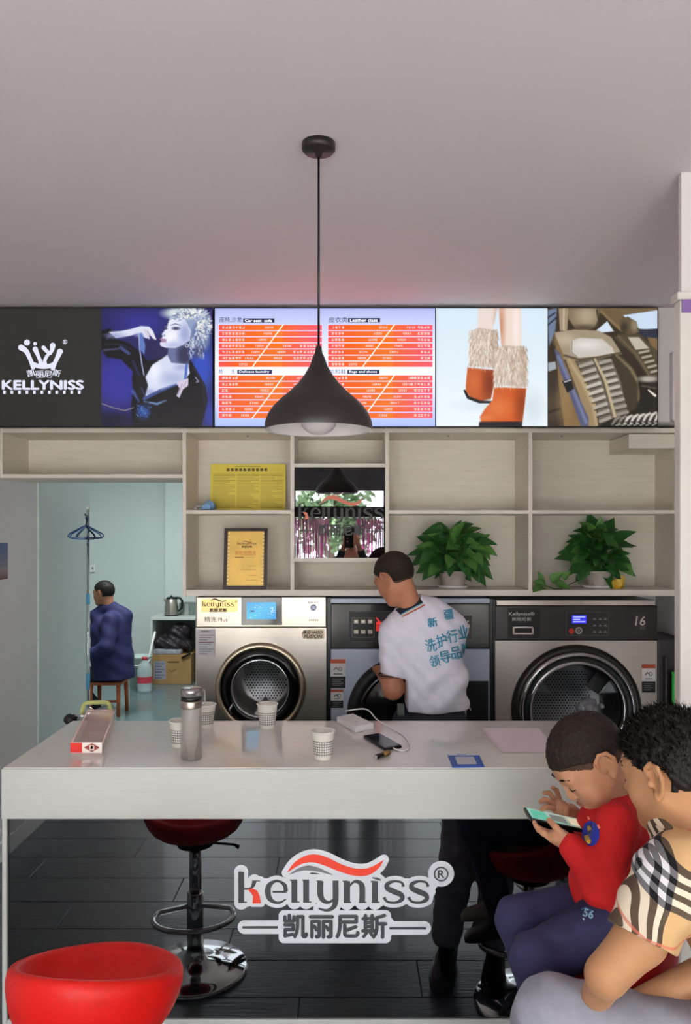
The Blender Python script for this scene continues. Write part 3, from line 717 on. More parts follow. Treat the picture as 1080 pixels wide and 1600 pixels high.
p.poly([(700, 38), (780, 38), (832, 92), (792, 128), (750, 92)], (108, 88, 60), 4).line([(712, 45), (790, 118)], 8, (140, 118, 86), 8, .8).poly([(860, 120), (945, 114), (945, 160), (865, 150)], (46, 50, 62), 5).poly([(900, 150), (945, 155), (945, 210), (915, 190)], (120, 98, 66), 6)
p.poly([(490, 180), (522, 260), (552, 400), (556, 520), (488, 520)], (58, 47, 36), 6).poly([(490, 255), (522, 250), (526, 280), (492, 292)], (158, 164, 172), 5).ell(520, 430, 40, 50, (84, 70, 54), 40, .7).line([(490, 460), (550, 440)], 10, (40, 32, 26), 6)
p.poly([(535, 28), (576, 28), (570, 126), (540, 122)], (158, 138, 112), 4).line([(556, 30), (556, 120)], 6, (206, 194, 176), 6, .8)
p.poly([(578, 28), (690, 28), (701, 60), (696, 102), (652, 122), (602, 112), (574, 72)], (132, 116, 92), 5).ell(650, 62, 40, 34, (178, 164, 140), 40, .8, True).ell(640, 112, 50, 12, (70, 60, 46), 16, .8, True).line([(692, 40), (700, 80), (690, 104)], 7, (60, 52, 40), 6)
p.poly([(518, 130), (600, 118), (700, 123), (752, 150), (795, 218), (700, 238), (610, 248), (558, 232), (530, 182)], (156, 142, 118), 5).ell(560, 160, 40, 24, (190, 176, 152), 30, .7).line([(560, 225), (620, 242), (700, 232), (790, 214)], 7, (72, 60, 44), 6)
p.poly([(586, 164), (622, 152), (715, 157), (756, 192), (764, 214), (692, 228), (612, 234), (584, 214)], (196, 190, 182), 5).ell(650, 182, 50, 18, (224, 220, 216), 26, .8, True).line([(590, 166), (588, 212), (612, 232)], 3, (110, 98, 80), 3)
p.poly([(518, 135), (560, 235), (622, 400), (652, 520), (558, 520), (536, 350)], (126, 102, 64), 6).ell(560, 400, 24, 90, (150, 124, 82), 40, .7)
p.poly([(553, 230), (600, 242), (642, 320), (688, 420), (698, 520), (648, 520), (620, 400), (570, 300)], (150, 128, 94), 5).line([(578, 244), (632, 330), (678, 430), (690, 510)], [10, 16, 14, 8], (184, 164, 130), 12, .8).line([(560, 245), (612, 380), (645, 510)], 7, (74, 60, 40), 6)
p.poly([(750, 218), (800, 228), (852, 290), (872, 350), (862, 440), (818, 460), (802, 380), (770, 290)], (62, 54, 40), 6).line([(772, 224), (832, 280), (868, 345), (864, 410)], [8, 12, 10, 6], (128, 114, 86), 10, .9)
p.poly([(608, 252), (690, 240), (752, 237), (790, 330), (818, 455), (770, 485), (702, 515), (692, 430), (650, 330)], (104, 96, 84), 5)
for k in range(9):
    t = k/8; u0_, v0_ = 618+t*82, 268+t*226; w0_ = 60-6*t
    p.line([(u0_+6, v0_+2), (u0_+w0_*.95, v0_-14)], [13, 15], (196-int(70*abs(t-.45)), 190-int(72*abs(t-.45)), 178-int(74*abs(t-.45))), 6); p.line([(u0_+4, v0_+13), (u0_+w0_, v0_-3)], 4, (52, 45, 36), 4)
    u0_, v0_ = 702+t*72, 252+t*212; p.line([(u0_+4, v0_+4), (u0_+44, v0_-6)], [13, 14], (190-int(80*abs(t-.4)), 184-int(82*abs(t-.4)), 172-int(84*abs(t-.4))), 6); p.line([(u0_+2, v0_+15), (u0_+48, v0_+4)], 4, (48, 42, 34), 4)
p.line([(684, 240), (728, 330), (768, 480)], [8, 12, 12], (184, 166, 134), 5).line([(676, 244), (718, 336), (756, 486)], 3, (70, 58, 44), 3)
p.poly([(516, 196), (538, 212), (586, 330), (658, 480), (658, 520), (628, 520), (580, 385), (540, 290)], (82, 86, 116), 5).line([(535, 230), (600, 380), (648, 500)], 12, (122, 130, 164), 10, .8).poly([(550, 332), (586, 320), (598, 362), (570, 378)], (30, 28, 30), 4).line([(560, 334), (584, 326)], 5, (196, 196, 198), 3)
p.poly([(785, 76), (820, 65), (856, 86), (866, 130), (830, 142), (790, 126)], (92, 80, 60), 5).ell(848, 100, 14, 26, (150, 136, 110), 16, .8, True).ell(805, 110, 14, 20, (52, 46, 36), 14, .8, True)
p.poly([(762, 150), (790, 137), (872, 139), (922, 188), (945, 210), (945, 315), (900, 308), (842, 222)], (78, 68, 50), 5).poly([(820, 150), (866, 150), (908, 196), (852, 202)], (186, 178, 164), 5).line([(780, 145), (850, 215), (905, 300)], 8, (112, 98, 74), 8, .8)
for k in range(5): p.line([(868+k*12, 214+k*20), (905+k*10, 206+k*20)], 9, (170, 162, 146), 5); p.line([(868+k*12, 224+k*20), (908+k*10, 215+k*20)], 3, (44, 38, 30), 3)
p.poly([(858, 312), (945, 322), (945, 448), (846, 455), (872, 400)], (36, 32, 26), 5).ell(905, 322, 40, 12, (186, 180, 166), 12, .9).line([(905, 368), (932, 390)], [6, 11], (222, 216, 206), 4).line([(880, 350), (935, 360)], 6, (90, 80, 62), 6)
p.poly([(690, 520), (760, 482), (860, 465), (945, 455), (945, 520)], (34, 30, 25), 5)
for k in range(8): u = 756+k*25; p.line([(u, 508-k*1.5), (u+14, 488-k*3), (u+30, 478-k*3)], [8, 13, 8], (206, 200, 190) if k > 1 else (130, 124, 112), 6)
for k in range(7): p.line([(770+k*25, 513), (790+k*25, 508-k)], 4, (170, 164, 152), 3)
p.line([(770, 500), (945, 495)], 3, (60, 52, 42), 3)
fl.lay(); p.into(fl, TF)
fl.build('screen_picture', m_screen, s3)
# ---------------------------------------------------------------- pendant lamp
YL = 2.26; lx = XP(498, YL)
lp = thing('pendant_lamp', 'matt black teardrop pendant lamp hanging on a thin cord from the ceiling', 'lamp', (lx, YL, ZP(677, YL)))
m_lampb = mat('matt_black_metal', (34, 29, 28), 0.42, var=0.04)
def LZ(py): return ZP(py, YL)
MB().lathe([(0.049, CZ), (0.049, CZ-0.018), (0.044, CZ-0.024), (0.012, CZ-0.026), (0.008, CZ-0.04), (0.0001, CZ-0.04)], (lx, YL, 0), 40).build('canopy', m_lampb, lp)
MB().tube([(lx, YL, CZ-0.03), (lx, YL, LZ(540))], 0.0035, 8).build('cord', m_black, lp)
sc_ = YL/F
prof = [(3, 540), (4.5, 543), (6, 552), (9, 558), (14, 572), (22, 586), (33, 600), (47, 614), (60, 625), (71, 636), (79, 648), (83.5, 660), (84, 668), (83, 672)]
inn = [(80, 671), (80, 664), (74, 646), (60, 630), (40, 610), (20, 590), (6, 575), (0.05, 572)]
MB().lathe([(r*sc_, LZ(z)) for r, z in prof], (lx, YL, 0), 64, cap=False).build('shade', m_lampb, lp)
MB().lathe([(83*sc_, LZ(672))]+[(r*sc_, LZ(z)) for r, z in inn], (lx, YL, 0), 64, cap=False).build('inner_reflector', mat('white_lamp_inside', (226, 220, 218), 0.5, var=0.01), lp)
MB().ball((lx, YL, LZ(660)), (0.052, 0.052, 0.036), 28, 16).lathe([(0.02, LZ(650)), (0.02, LZ(615))], (lx, YL, 0), 16).build('bulb', mat('frosted_bulb', (206, 200, 200), 0.25, var=0.01), lp)

# ---------------------------------------------------------------- washing machines
YM = 4.0
def XM(px): return XP(px, YM)
def ZM(py): return ZP(py, YM)
def machine_print(fn): 
    t = Flat(lambda u, v, l: Vector((XM(u), YM-0.0015-l, ZM(v))), eps=0.0006); fn(t); return t
def ring_door(parent, px, py, rings, name_glass='door_glass'):
    """rings: list of (name, material, profile [(radius px, depth out)])"""
    c = (XM(px), YM, ZM(py)); M = Matrix.Rotation(math.pi/2, 3, 'X')
    first = None
    for nm, m, pr in rings:
        o = MB().lathe([(r/300, d) for r, d in pr], c, 64, M, cap=False).build(nm, m, first or parent); first = first or o
    return first
m_drum = mat('drum_steel', (190, 190, 190), 0.3, metal=0.85, var=0.1, scale=30, rvar=0.05)
m_doorglass = mat('door_glass', (40, 46, 45), 0.02, var=0.02, alpha=0.22)
m_gasket = mat('black_rubber', (12, 12, 13), 0.45, var=0.1)
m_gold = mat('champagne_metal', (196, 182, 158), 0.28, metal=1.0, var=0.05)
m_blueg = mat('blue_grey_enamel', (172, 182, 198), 0.4, var=0.02)
def holed_body(parent, px0, px1, py0, z0, cx, cy, r, m):
    """machine housing whose front has a round opening"""
    mb = MB(); x0, x1, z1 = XM(px0), XM(px1), ZM(py0); c = (XM(cx), ZM(cy)); n = 96; v = []; f = []
    for i in range(n):
        a = 2*math.pi*(i+.5)/n; ca, sa = math.cos(a), math.sin(a)
        t = min(((x1 if ca > 0 else x0)-c[0])/ca if abs(ca) > 1e-6 else 9, ((z1 if sa > 0 else z0)-c[1])/sa if abs(sa) > 1e-6 else 9)
        v += [(c[0]+r*ca, YM, c[1]+r*sa), (c[0]+t*ca, YM, c[1]+t*sa)]
    for x, z in ((x0, z0), (x1, z0), (x1, z1), (x0, z1)):
        i = min(range(n), key=lambda k: (v[2*k+1][0]-x)**2+(v[2*k+1][2]-z)**2); v[2*i+1] = (x, YM, z)
    f = [(2*i, 2*i+1, 2*((i+1) % n)+1, 2*((i+1) % n)) for i in range(n)]; mb.add(v, f)
    q = [(x, y, z) for y in (YM, YM+.34) for x, z in ((x0, z0), (x1, z0), (x1, z1), (x0, z1))]
    mb.add(q, [(0, 1, 5, 4), (1, 2, 6, 5), (2, 3, 7, 6), (3, 0, 4, 7), (4, 5, 6, 7)]); mb.build('body', m, parent)
    return Vector((c[0], YM, c[1]))
def drum(parent, c, r, m):
    M = Matrix.Rotation(math.pi/2, 3, 'X')
    MB().lathe([(r, 0.0), (r*1.0, -.04), (r*1.12, -.05), (r*1.12, -.26), (r*.9, -.28), (0.0001, -.285)], c, 56, M, cap=False).build('drum', m, parent)
    fl = Flat(lambda u, v, l: Vector((c.x+u, YM+.279-l, c.z+v)), eps=.001); k = 0
    for i in range(-9, 10):
        for j in range(-10, 11):
            u, v = i*.0165+(j % 2)*.008, j*.0145
            if u*u+v*v < (r*.86)**2: fl.disc(u, v, .0048, (16, 16, 16), n=8)
    fl.build('drum_holes', m_print, parent)
    for k in range(3):
        a = k*2.09+.5; d = Vector((math.cos(a), 0, math.sin(a))); t = Vector((-d.z, 0, d.x))
        MB().add([c+d*r*1.1+t*.05+Vector((0, .02, 0)), c+d*r*1.1-t*.05+Vector((0, .02, 0)), c+d*r*.62+Vector((0, .04, 0)), c+d*r*1.1+t*.05+Vector((0, .26, 0)), c+d*r*1.1-t*.05+Vector((0, .26, 0)), c+d*r*.62+Vector((0, .24, 0))], [(0, 1, 2), (3, 4, 5), (0, 2, 5, 3), (1, 2, 5, 4), (0, 1, 4, 3)]).build('drum_paddle', m, parent, .006)
def warn(fl, u0, v0, u1, v1):
    h = v1-v0
    fl.lay().rect(u0, v0, u1, v1, (214, 210, 206)); fl.lay().rect(u0, v0, u1, v0+h*0.14, (186, 84, 56))
    fl.stroke([(u0+5, v0+h*.38), (u0+9, v0+h*.28), (u0+12, v0+h*.36)], 1.6, (70, 66, 66)); fl.ring(u0+(u1-u0)*.65, v0+h*.34, 2.2, 3.2, (90, 86, 86), 14)
    fl.rect(u0+5, v0+h*.49, u1-5, v0+h*.53, (110, 106, 104))
    fl.rect(u0, v0+h*0.6, u1, v1, (34, 33, 34)); fl.lay()
    for i in range(4): fl.rect(u0+3, v0+h*(.68+.07*i), u1-3-(i % 2)*4, v0+h*(.695+.07*i), (150, 148, 148))

# -- 1: silver washer with blue touch screen
w1 = thing('washing_machine', 'silver commercial washer with blue touch screen and champagne door ring', 'washing machine', (XM(408), YM+0.35, 0))
box('control_panel', XM(307), XM(510), YM-0.006, YM+0.34, ZM(980), ZM(932.5), mat('bright_brushed_steel', (176, 167, 155), 0.34, metal=1.0, var=0.05, scale=10, stretch=(0.6, 1, 40)), w1, 0.004)
ts = box('touch_screen', XM(378), XM(441), YM-0.018, YM-0.004, ZM(976), ZM(932.8), m_blackg, w1, 0.002)
fl = Flat(lambda u, v, l: Vector((XM(u), YM-0.0185-l, ZM(v))), eps=0.0004)
fl.poly([(386, 940.5), (432, 940.5), (432, 967), (386, 967)], [(40, 150, 214), (70, 176, 226), (30, 150, 220), (60, 190, 226)]); fl.lay()
for i in range(26):
    u, v = rnd.uniform(388, 430), rnd.uniform(942, 966); fl.rect(u, v, min(u+rnd.uniform(1, 4), 431), v+0.7, rnd.choice([(180, 226, 244), (30, 110, 190), (140, 210, 240)]))
fl.stroke([(423, 950), (427, 949), (425, 957)], 1.2, (220, 240, 250)); fl.rect(392, 953, 398, 955.5, (24, 60, 120))
fl.build('touch_screen_display', m_screen, ts)
pl_ = box('name_plate', XM(315), XM(372), YM-0.008, YM-0.005, ZM(956), ZM(936), mat('gold_plate', (214, 184, 120), 0.35, metal=0.6, var=0.05), w1)
fl = Flat(lambda u, v, l: Vector((XM(311+u*59/950), YM-0.0085-l, ZM(929+v*27.5/450))), eps=0.0004)
brand_mark(fl, (58, 48, 30), (58, 48, 30), None, True, True, False); fl.build('lettering', m_print, w1)
fl = Flat(lambda u, v, l: Vector((XM(u), YM-0.0068-l, ZM(v))), eps=0.0004)
fl.text('精洗 Plus', 320, 963.5, 356, 971.5, (56, 50, 46), 0.005)
fl.build('model_lettering', m_print, w1); fl = Flat(fl.fn, eps=.0004)
for i in range(5): fl.rect(482+i*3.2, 940, 484+i*3.2, 942, (90, 84, 80))
fl.build('button_caption', m_print, w1); fl = Flat(fl.fn, eps=.0004)
for i in range(5): fl.rect(483+i*3.1, 967.5, 485+i*3.1, 970, (120, 112, 104))
fl.build('panel_print', m_print, w1)
MB().lathe([(0.0001, 0.014), (0.013, 0.014), (0.016, 0.01), (0.016, 0)], (XM(490), YM-0.006, ZM(949)), 24, Matrix.Rotation(math.pi/2, 3, 'X')).build('start_button', mat('blue_white_button', (190, 196, 226), 0.3), w1)
fl = machine_print(lambda f: None)
fl.rect(307.5, 983, 337, 1026, (206, 200, 204)); fl.lay().text('温馨提示', 314, 985, 329, 988, (40, 40, 44), 0.01)
for i in range(9): fl.rect(311, 992+i*3.6, 335-(i % 3)*5, 993+i*3.6, (120, 116, 124))
fl.rect(310, 1003, 334, 1004, (190, 90, 80))
fl.build('notice_sticker', m_print, w1); fl = machine_print(lambda f: None)
fl.lay().poly([(471, 990), (476, 984), (506, 983), (507, 996), (498, 999), (474, 998)], (236, 220, 190)); fl.lay().text('净化+H2O', 473, 985, 504, 990.5, (36, 28, 22), 0.03, 0.3); fl.text('FUSION', 476, 991.5, 503, 997, (36, 28, 22), 0.03, 0.3)
fl.build('sticker', m_print, w1)
d_1 = ring_door(w1, 408, 1074, [
    ('door_ring', m_gold, [(70.5, 0), (70, 0.03), (68, 0.038), (63, 0.04), (61.5, 0.034), (61, 0.02)]),
    ('door_surround', m_blackg, [(61.5, 0.022), (56, 0.036), (47, 0.04), (45, 0.03)]),
    ('glass_rim', m_chrome, [(46, 0.034), (44.5, 0.043), (43, 0.036)])])
c1 = holed_body(w1, 307, 510, 981, .02, 408, 1074, .16, m_steel); drum(w1, c1, .15, m_drum)
MX = Matrix.Rotation(math.pi/2, 3, 'X')
MB().lathe([(0.15, 0.034), (0.14, 0.022), (0.11, -0.02), (0.07, -0.045), (0.0001, -0.052)], c1, 48, MX, cap=False).build('door_glass', m_doorglass, d_1)
MB().tube([(XM(365), YM-0.05, ZM(1112)), (XM(362), YM-0.065, ZM(1104)), (XM(366), YM-0.05, ZM(1096))], 0.006, 8).build('door_handle', m_chrome, d_1)

# -- 2: blue-grey washer behind the man
w2 = thing('washing_machine', 'blue-grey washer with black control panel behind the man in white', 'washing machine', (XM(642), YM+0.35, 0))
box('body', XM(517), XM(768), YM, YM+0.34, 0.02, ZM(1014), m_blueg, w2, 0.004)
box('side_gap_trim', XM(511.5), XM(517), YM-0.002, YM+0.34, 0.02, ZM(934), m_black, w2); box('side_trim', XM(765), XM(770), YM-0.002, YM+0.34, 0.02, ZM(936), m_black, w2)
box('control_panel', XM(517), XM(765), YM-0.004, YM+0.34, ZM(1013), ZM(943), mat('gloss_black_panel', (26, 24, 24), 0.18, var=0.15, scale=10, stretch=(0.6, 1, 30)), w2, 0.004)
box('top_edge', XM(517), XM(765), YM-0.006, YM+0.34, ZM(942.5), ZM(935), m_blueg, w2, 0.002)
box('lower_cover', XM(729), XM(763), YM-0.004, YM, 0.3, ZM(1064), m_black, w2)
fl = Flat(lambda u, v, l: Vector((XM(u), YM-0.0052-l, ZM(v))), eps=0.0005)
fl.rect(545, 955, 620, 1003, (74, 70, 68)); fl.lay().rect(546, 956, 619, 1002, (24, 23, 24)); fl.lay().rect(550, 965, 585, 996, (110, 104, 100)); fl.lay().rect(551, 966, 584, 995, (18, 18, 18)); fl.lay()
for u in (553, 564, 575):
    for v in (968, 984): fl.rect(u, v, u+7, v+6, (196, 186, 170)); 
fl.build('keypad', m_print, w2); fl = Flat(fl.fn, eps=.0005); fl.lay().rect(724, 962, 737, 998, (76, 68, 62)); fl.lay().text('16', 721, 969, 734, 982, (224, 216, 206), 0.02); fl.text('KG', 726, 987, 735, 991, (170, 140, 130))
fl.build('capacity_badge', m_print, w2)
fl = Flat(lambda u, v, l: Vector((XM(u), YM-0.0078-l, ZM(v))), eps=0.0004)
fl.rect(588, 971, 605, 976, (220, 40, 34)); fl.rect(588, 977, 597, 986, (200, 30, 28)); fl.rect(598, 977, 606, 986, (200, 30, 28)); fl.stroke([(588, 965), (593, 971)], 2, (220, 40, 34)); fl.build('red_readout', m_screen, w2); fl = Flat(fl.fn, eps=.0004)
for u in (554, 565, 576): fl.rect(u+1, 970, u+4, 972, (236, 230, 214))
fl.build('status_lights', m_screen, w2)['kind'] = 'stuff'
fl = machine_print(lambda f: None); warn(fl, 516.5, 1030, 540, 1075); fl.build('sticker', m_print, w2); fl = machine_print(lambda f: None); warn(fl, 517, 1077, 536.5, 1106); fl.build('sticker', m_print, w2)
ring_door(w2, 632, 1116, [('door_ring', m_gasket, [(90, 0), (89, 0.03), (84, 0.045), (76, 0.048), (72, 0.036)]), ('glass_rim', mat('dark_chrome', (70, 70, 72), 0.15, metal=1.0), [(73, 0.036), (70, 0.046), (66, 0.04), (64, 0.02)]), ('door_glass', m_blackg, [(66, 0.03), (50, 0.05), (25, 0.062), (0.02, 0.066)])])

# -- 3: steel washer with the number 16
w3 = thing('washing_machine', 'grey steel washer with black panel and small blue display marked 16', 'washing machine', (XM(900), YM+0.35, 0))
c3 = holed_body(w3, 774, 1027, 1001, .02, 900, 1108, .245, m_darksteel); drum(w3, c3, .232, mat('dark_drum', (150, 150, 152), 0.3, metal=0.8))
box('side_trim', XM(771), XM(774), YM-0.001, YM+0.34, 0.02, ZM(937), m_black, w3)
box('control_panel', XM(773), XM(1027), YM-0.005, YM+0.34, ZM(1000), ZM(946.5), mat('brushed_black_panel', (38, 34, 33), 0.3, var=0.12, scale=10, stretch=(30, 1, 0.6)), w3, 0.004)
box('top_edge', XM(776), XM(1024), YM-0.002, YM+0.34, ZM(946), ZM(938), m_darksteel, w3, 0.002)
fl = Flat(lambda u, v, l: Vector((XM(u), YM-0.0062-l, ZM(v))), eps=0.0005)
fl.rect(793, 950, 844, 997, (22, 20, 20)); fl.lay().text('Kellyniss®', 795, 956, 835, 963, (190, 184, 176), 0.01); fl.text('凯丽尼斯', 800, 964.5, 830, 970, (180, 172, 164), 0.01)
fl.build('brand_badge', m_print, w3); fl = Flat(fl.fn, eps=.0005); fl.rect(884, 956, 951, 993, (84, 80, 80)); fl.lay().rect(885, 957, 950, 992, (44, 42, 42)); fl.lay().disc(892.5, 986, 4.4, (200, 50, 40)); fl.ring(904, 985, 3.4, 5.6, (170, 166, 160), 20); fl.ring(904, 985, 1, 2, (170, 166, 160), 12)
for u in (926, 935, 943):
    for v in (967, 977, 987): fl.rect(u, v, u+5, v+1.2, (150, 144, 140)); fl.rect(u+1.5, v-2, u+3.5, v-.6, (120, 116, 112))
fl.build('keypad', m_print, w3); fl = Flat(fl.fn, eps=.0005); fl.lay().rect(990, 956, 1010, 991, (54, 50, 48)); fl.lay().text('16', 993, 963, 1008, 977, (206, 196, 184), 0.01, 0.15); fl.text('KG', 1000, 979, 1007, 983, (120, 112, 106))
fl.build('capacity_badge', m_print, w3)
fl = Flat(lambda u, v, l: Vector((XM(u), YM-0.0086-l, ZM(v))), eps=0.0004); fl.rect(893, 961, 916, 974, (50, 50, 236)); fl.lay()
for i in range(3): fl.rect(895, 963+i*3.6, 914-(i % 2)*8, 964.6+i*3.6, (190, 196, 255))
fl.build('blue_display', m_screen, w3)
MB().box(XM(800), XM(833), YM-0.02, YM-0.004, ZM(991), ZM(988)).box(XM(800), XM(803), YM-0.02, YM-0.004, ZM(991), ZM(978)).box(XM(830), XM(833), YM-0.02, YM-0.004, ZM(991), ZM(978)).box(XM(800), XM(833), YM-0.02, YM-0.004, ZM(981), ZM(978)).build('drawer_handle', m_steel, w3, 0.002)
fl = machine_print(lambda f: None); warn(fl, 1003, 1038, 1024, 1082); fl.build('sticker', m_print, w3)
m_dchrome = mat('smoked_chrome', (170, 166, 166), 0.12, metal=1.0)
ring_door(w3, 900, 1108, [('door_ring', mat('dark_ring_metal', (58, 54, 52), 0.3, metal=0.8), [(101, 0), (100, 0.025), (95, 0.04), (91, 0.034)]), ('glass_rim', m_dchrome, [(91, 0.034), (88.5, 0.05), (85, 0.046)]), ('door_surround', m_gasket, [(85.5, 0.042), (80, 0.03), (76, 0.035)]),
    ('inner_rim', m_dchrome, [(76, 0.034), (73, 0.04), (70, 0.03)]), ('door_glass', mat('smoked_door_glass', (14, 14, 15), 0.02, var=0.02, alpha=0.35), [(71, 0.032), (60, 0.01), (40, -0.02), (0.02, -0.035)])])
wl = MB()
for i, (u, v, r) in enumerate(((904, 1112, 5), (913, 1104, 6), (920, 1102, 6), (927, 1104, 5), (921, 1112, 8), (930, 1112, 5), (940, 1110, 4))): wl.ball((XP(u, YM+.07), YM+0.07, ZP(v-7, YM+.07)), (r/280, 0.03, r/280), 10, 8)
o = wl.build('laundry', mat('white_cloth', (216, 216, 220), 0.8, bump=0.3, scale=40), None); tag(o, 'white laundry showing behind the porthole of the steel washer marked 16', 'laundry')

# ---------------------------------------------------------------- mirror sign, notice, certificate, mask
ms = thing('mirror_sign', 'square mirror with dark brand lettering set into the white shelf', 'mirror', (XS(531), YS+0.01, ZS(872)))
mm = mat('silver_mirror', (176, 174, 178), 0.012, metal=1.0, var=0.005)
box('mirror_panel', XS(460), XS(602), YS+0.004, YS+0.012, ZS(872), ZS(730), mm, ms); mpan = [o for o in C.objects if o.parent == ms][0]
fl = Flat(lambda u, v, l: Vector((XS(452+u*152/920), YS+0.0034-l, ZS(757+v*81/450))), eps=0.0003)
brand_mark(fl, (44, 42, 44), (206, 112, 92), None, True, False, True); fl.build('brand_lettering', m_print, mpan)
no = thing('notice_sheet', 'yellow printed notice sheet propped in the upper left shelf compartment', 'notice', (XS(386), 4.30, ZS(797)))
YN = 4.27
fn = lambda u, v, l: Vector((XP(u, YN), YN+0.03*(1-(v-722)/75)-l, ZP(v, YN)-0.008))
nsh = MB().prism([(328, 722), (446, 722), (446, 796), (328, 796)], lambda u, v, d: fn(u, v, -d), 0.0015).build('sheet', mat('yellow_paper', (226, 208, 92), 0.7, var=0.03), no)
fl = Flat(fn, eps=0.0006); fl.lay(); r2 = random.Random(11)
for k in range(10): u = 353+k*6.6; fl.stroke([(u, 731), (u+4.6, 731)], 4.2, (92, 78, 34)); 
for k in range(18): fl.rect(366+k*2.3, 725, 367.6+k*2.3, 726.6, (130, 112, 50))
for col_ in range(3):
    for i in range(23):
        v = 738+i*2.4; u0 = 332+col_*37.5; fl.rect(u0, v, u0+35-(r2.random() < .25)*r2.uniform(5, 18), v+0.8, (176, 156, 66))
fl.build('print', m_print, nsh)['kind'] = 'stuff'
mk = thing('face_mask', 'crumpled light blue face mask beside the yellow notice sheet', 'mask', (XS(312), 4.1, ZS(797)))
S = SDF((XS(298), 4.03, ZS(797)), (XS(332), 4.2, ZS(770)), 0.004)
S.ell((XS(318), 4.1, ZS(794)), (0.028, 0.035, 0.032), k=0.01).ell((XS(322), 4.12, ZS(791)), (0.03, 0.03, 0.036), k=0.01).cone((XS(308), 4.08, ZS(795)), (XS(325), 4.1, ZS(787)), 0.006, 0.014, 0.012)
S.apply(lambda f, x, y, z: np.maximum(f+0.004*np.sin(x*160+z*90)*np.sin(y*130), ZS(797)-z))
S.mesh('mask_cloth', mat('blue_mask_cloth', (122, 160, 200), 0.8, bump=0.2, scale=60), mk)
MB().tube([(XS(304), 4.06, ZS(795)), (XS(300), 4.07, ZS(793)), (XS(303), 4.09, ZS(790)), (XS(308), 4.1, ZS(791))], 0.006, 8).build('ear_loop', m_white, mk)
ce = thing('framed_certificate', 'gold certificate in a dark wooden frame leaning in the lower left compartment', 'certificate', (XS(383), 4.06, ZS(922)))
YC = 4.05
fn = lambda u, v, l: Vector((XP(u, YC), YC+0.05*(920-v)/95-l, ZP(v, YC)))
fr = MB()
for a in ([(349, 825), (417, 825), (417, 830), (349, 830)], [(349, 915), (417, 915), (417, 920.5), (349, 920.5)], [(349, 830), (354, 830), (354, 915), (349, 915)], [(412, 830), (417, 830), (417, 915), (412, 915)]): fr.prism(a, lambda u, v, d: fn(u, v, 0.012-d), 0.022)
fr.build('frame', mat('dark_frame_wood', (46, 30, 20), 0.3, var=0.2, scale=20), ce)
gsh = MB().prism([(353, 829), (413, 829), (413, 916), (353, 916)], lambda u, v, d: fn(u, v, -d), 0.004).build('gold_sheet', mat('gold_foil', (216, 178, 96), 0.32, metal=0.55, var=0.12, scale=12), ce)
fl = Flat(fn, eps=0.0006)
for i in range(15):
    v = 832+i*5.6; fl.lay().rect(354, v, 357, v+2.6, (244, 224, 168)); fl.rect(409, v, 412, v+2.6, (244, 224, 168)); fl.layer -= 1
fl.build('gilt_border', m_print, gsh)['kind'] = 'stuff'; fl = Flat(fn, eps=.0006)
fl.lay().text('授权加盟店', 366, 861, 399, 868, (196, 120, 60), 0.01); fl.rect(366, 870.5, 380, 872, (120, 90, 40)); fl.rect(381, 871, 398, 871.6, (170, 130, 70))
for u0, u1, v in ((386, 400, 884), (376, 400, 890), (388, 402, 899), (384, 402, 906)): fl.rect(u0, v, u1, v+0.7, (160, 124, 70))
fl.build('print', m_print, gsh)['kind'] = 'stuff'
fl = Flat(lambda u, v, l: fn(366+u*36/950, 842+v*14/450, 0.0016+l), eps=0.0003); brand_mark(fl, (96, 66, 30), (96, 66, 30), None, True, False, False); fl.build('brand_lettering', m_print, gsh)

# ---------------------------------------------------------------- potted plants (each large leaf its own part)
m_leaf = mat('pothos_leaf', (50, 98, 46), 0.38, var=0.30, scale=18, spec=0.4)
m_leaf2 = mat('pothos_leaf_light', (84, 132, 62), 0.38, var=0.28, scale=18, spec=0.4)
m_yleaf = mat('yellow_leaf', (196, 160, 40), 0.5, var=0.2, scale=20)
m_stem = mat('green_stem', (70, 104, 50), 0.5)
def leaf_mesh(nm, m, fold=0.25, droop=0.35):
    v, f = [], []; n = 8
    for i in range(n+1):
        t = i/n; w = 0.55*(math.sin(math.pi*min(1, t**0.62))**0.8)*(1-0.25*t) if 0 < t < 1 else 0.0
        z = -droop*t*t
        v += [(-w, t, z+fold*w), (0, t, z), (w, t, z+fold*w)]
    for i in range(n):
        a = i*3; f += [(a, a+1, a+4, a+3), (a+1, a+2, a+5, a+4)]
    me = bpy.data.meshes.new(nm); me.from_pydata(v, [], f); me.materials.append(m); me.polygons.foreach_set('use_smooth', [True]*len(f)); return me
LM = [leaf_mesh('leaf', m_leaf), leaf_mesh('leaf', m_leaf2, 0.35, 0.2), leaf_mesh('leaf', m_leaf, 0.15, 0.6)]
LY = leaf_mesh('leaf', m_yleaf, 0.3, 0.4)
m_pot = mat('grey_ceramic_pot', (178, 170, 158), 0.5, var=0.06, bump=0.1)
def add_leaf(t, base, dirv, L, W, me, up=(0, 0, 1)):
    d = Vector(dirv).normalized(); u = Vector(up); u = (u-d*u.dot(d)); u = u.normalized() if u.length > 1e-3 else Vector((0, -1, 0)); x = d.cross(u)
    M = Matrix((( x.x*W, d.x*L, u.x*L, 0), (x.y*W, d.y*L, u.y*L, 0), (x.z*W, d.z*L, u.z*L, 0), (0, 0, 0, 1)))
    M.translation = Vector(base)-BASE[t.name]
    o = bpy.data.objects.new('leaf', me); C.objects.link(o); o.parent = t; o.matrix_local = M; return o
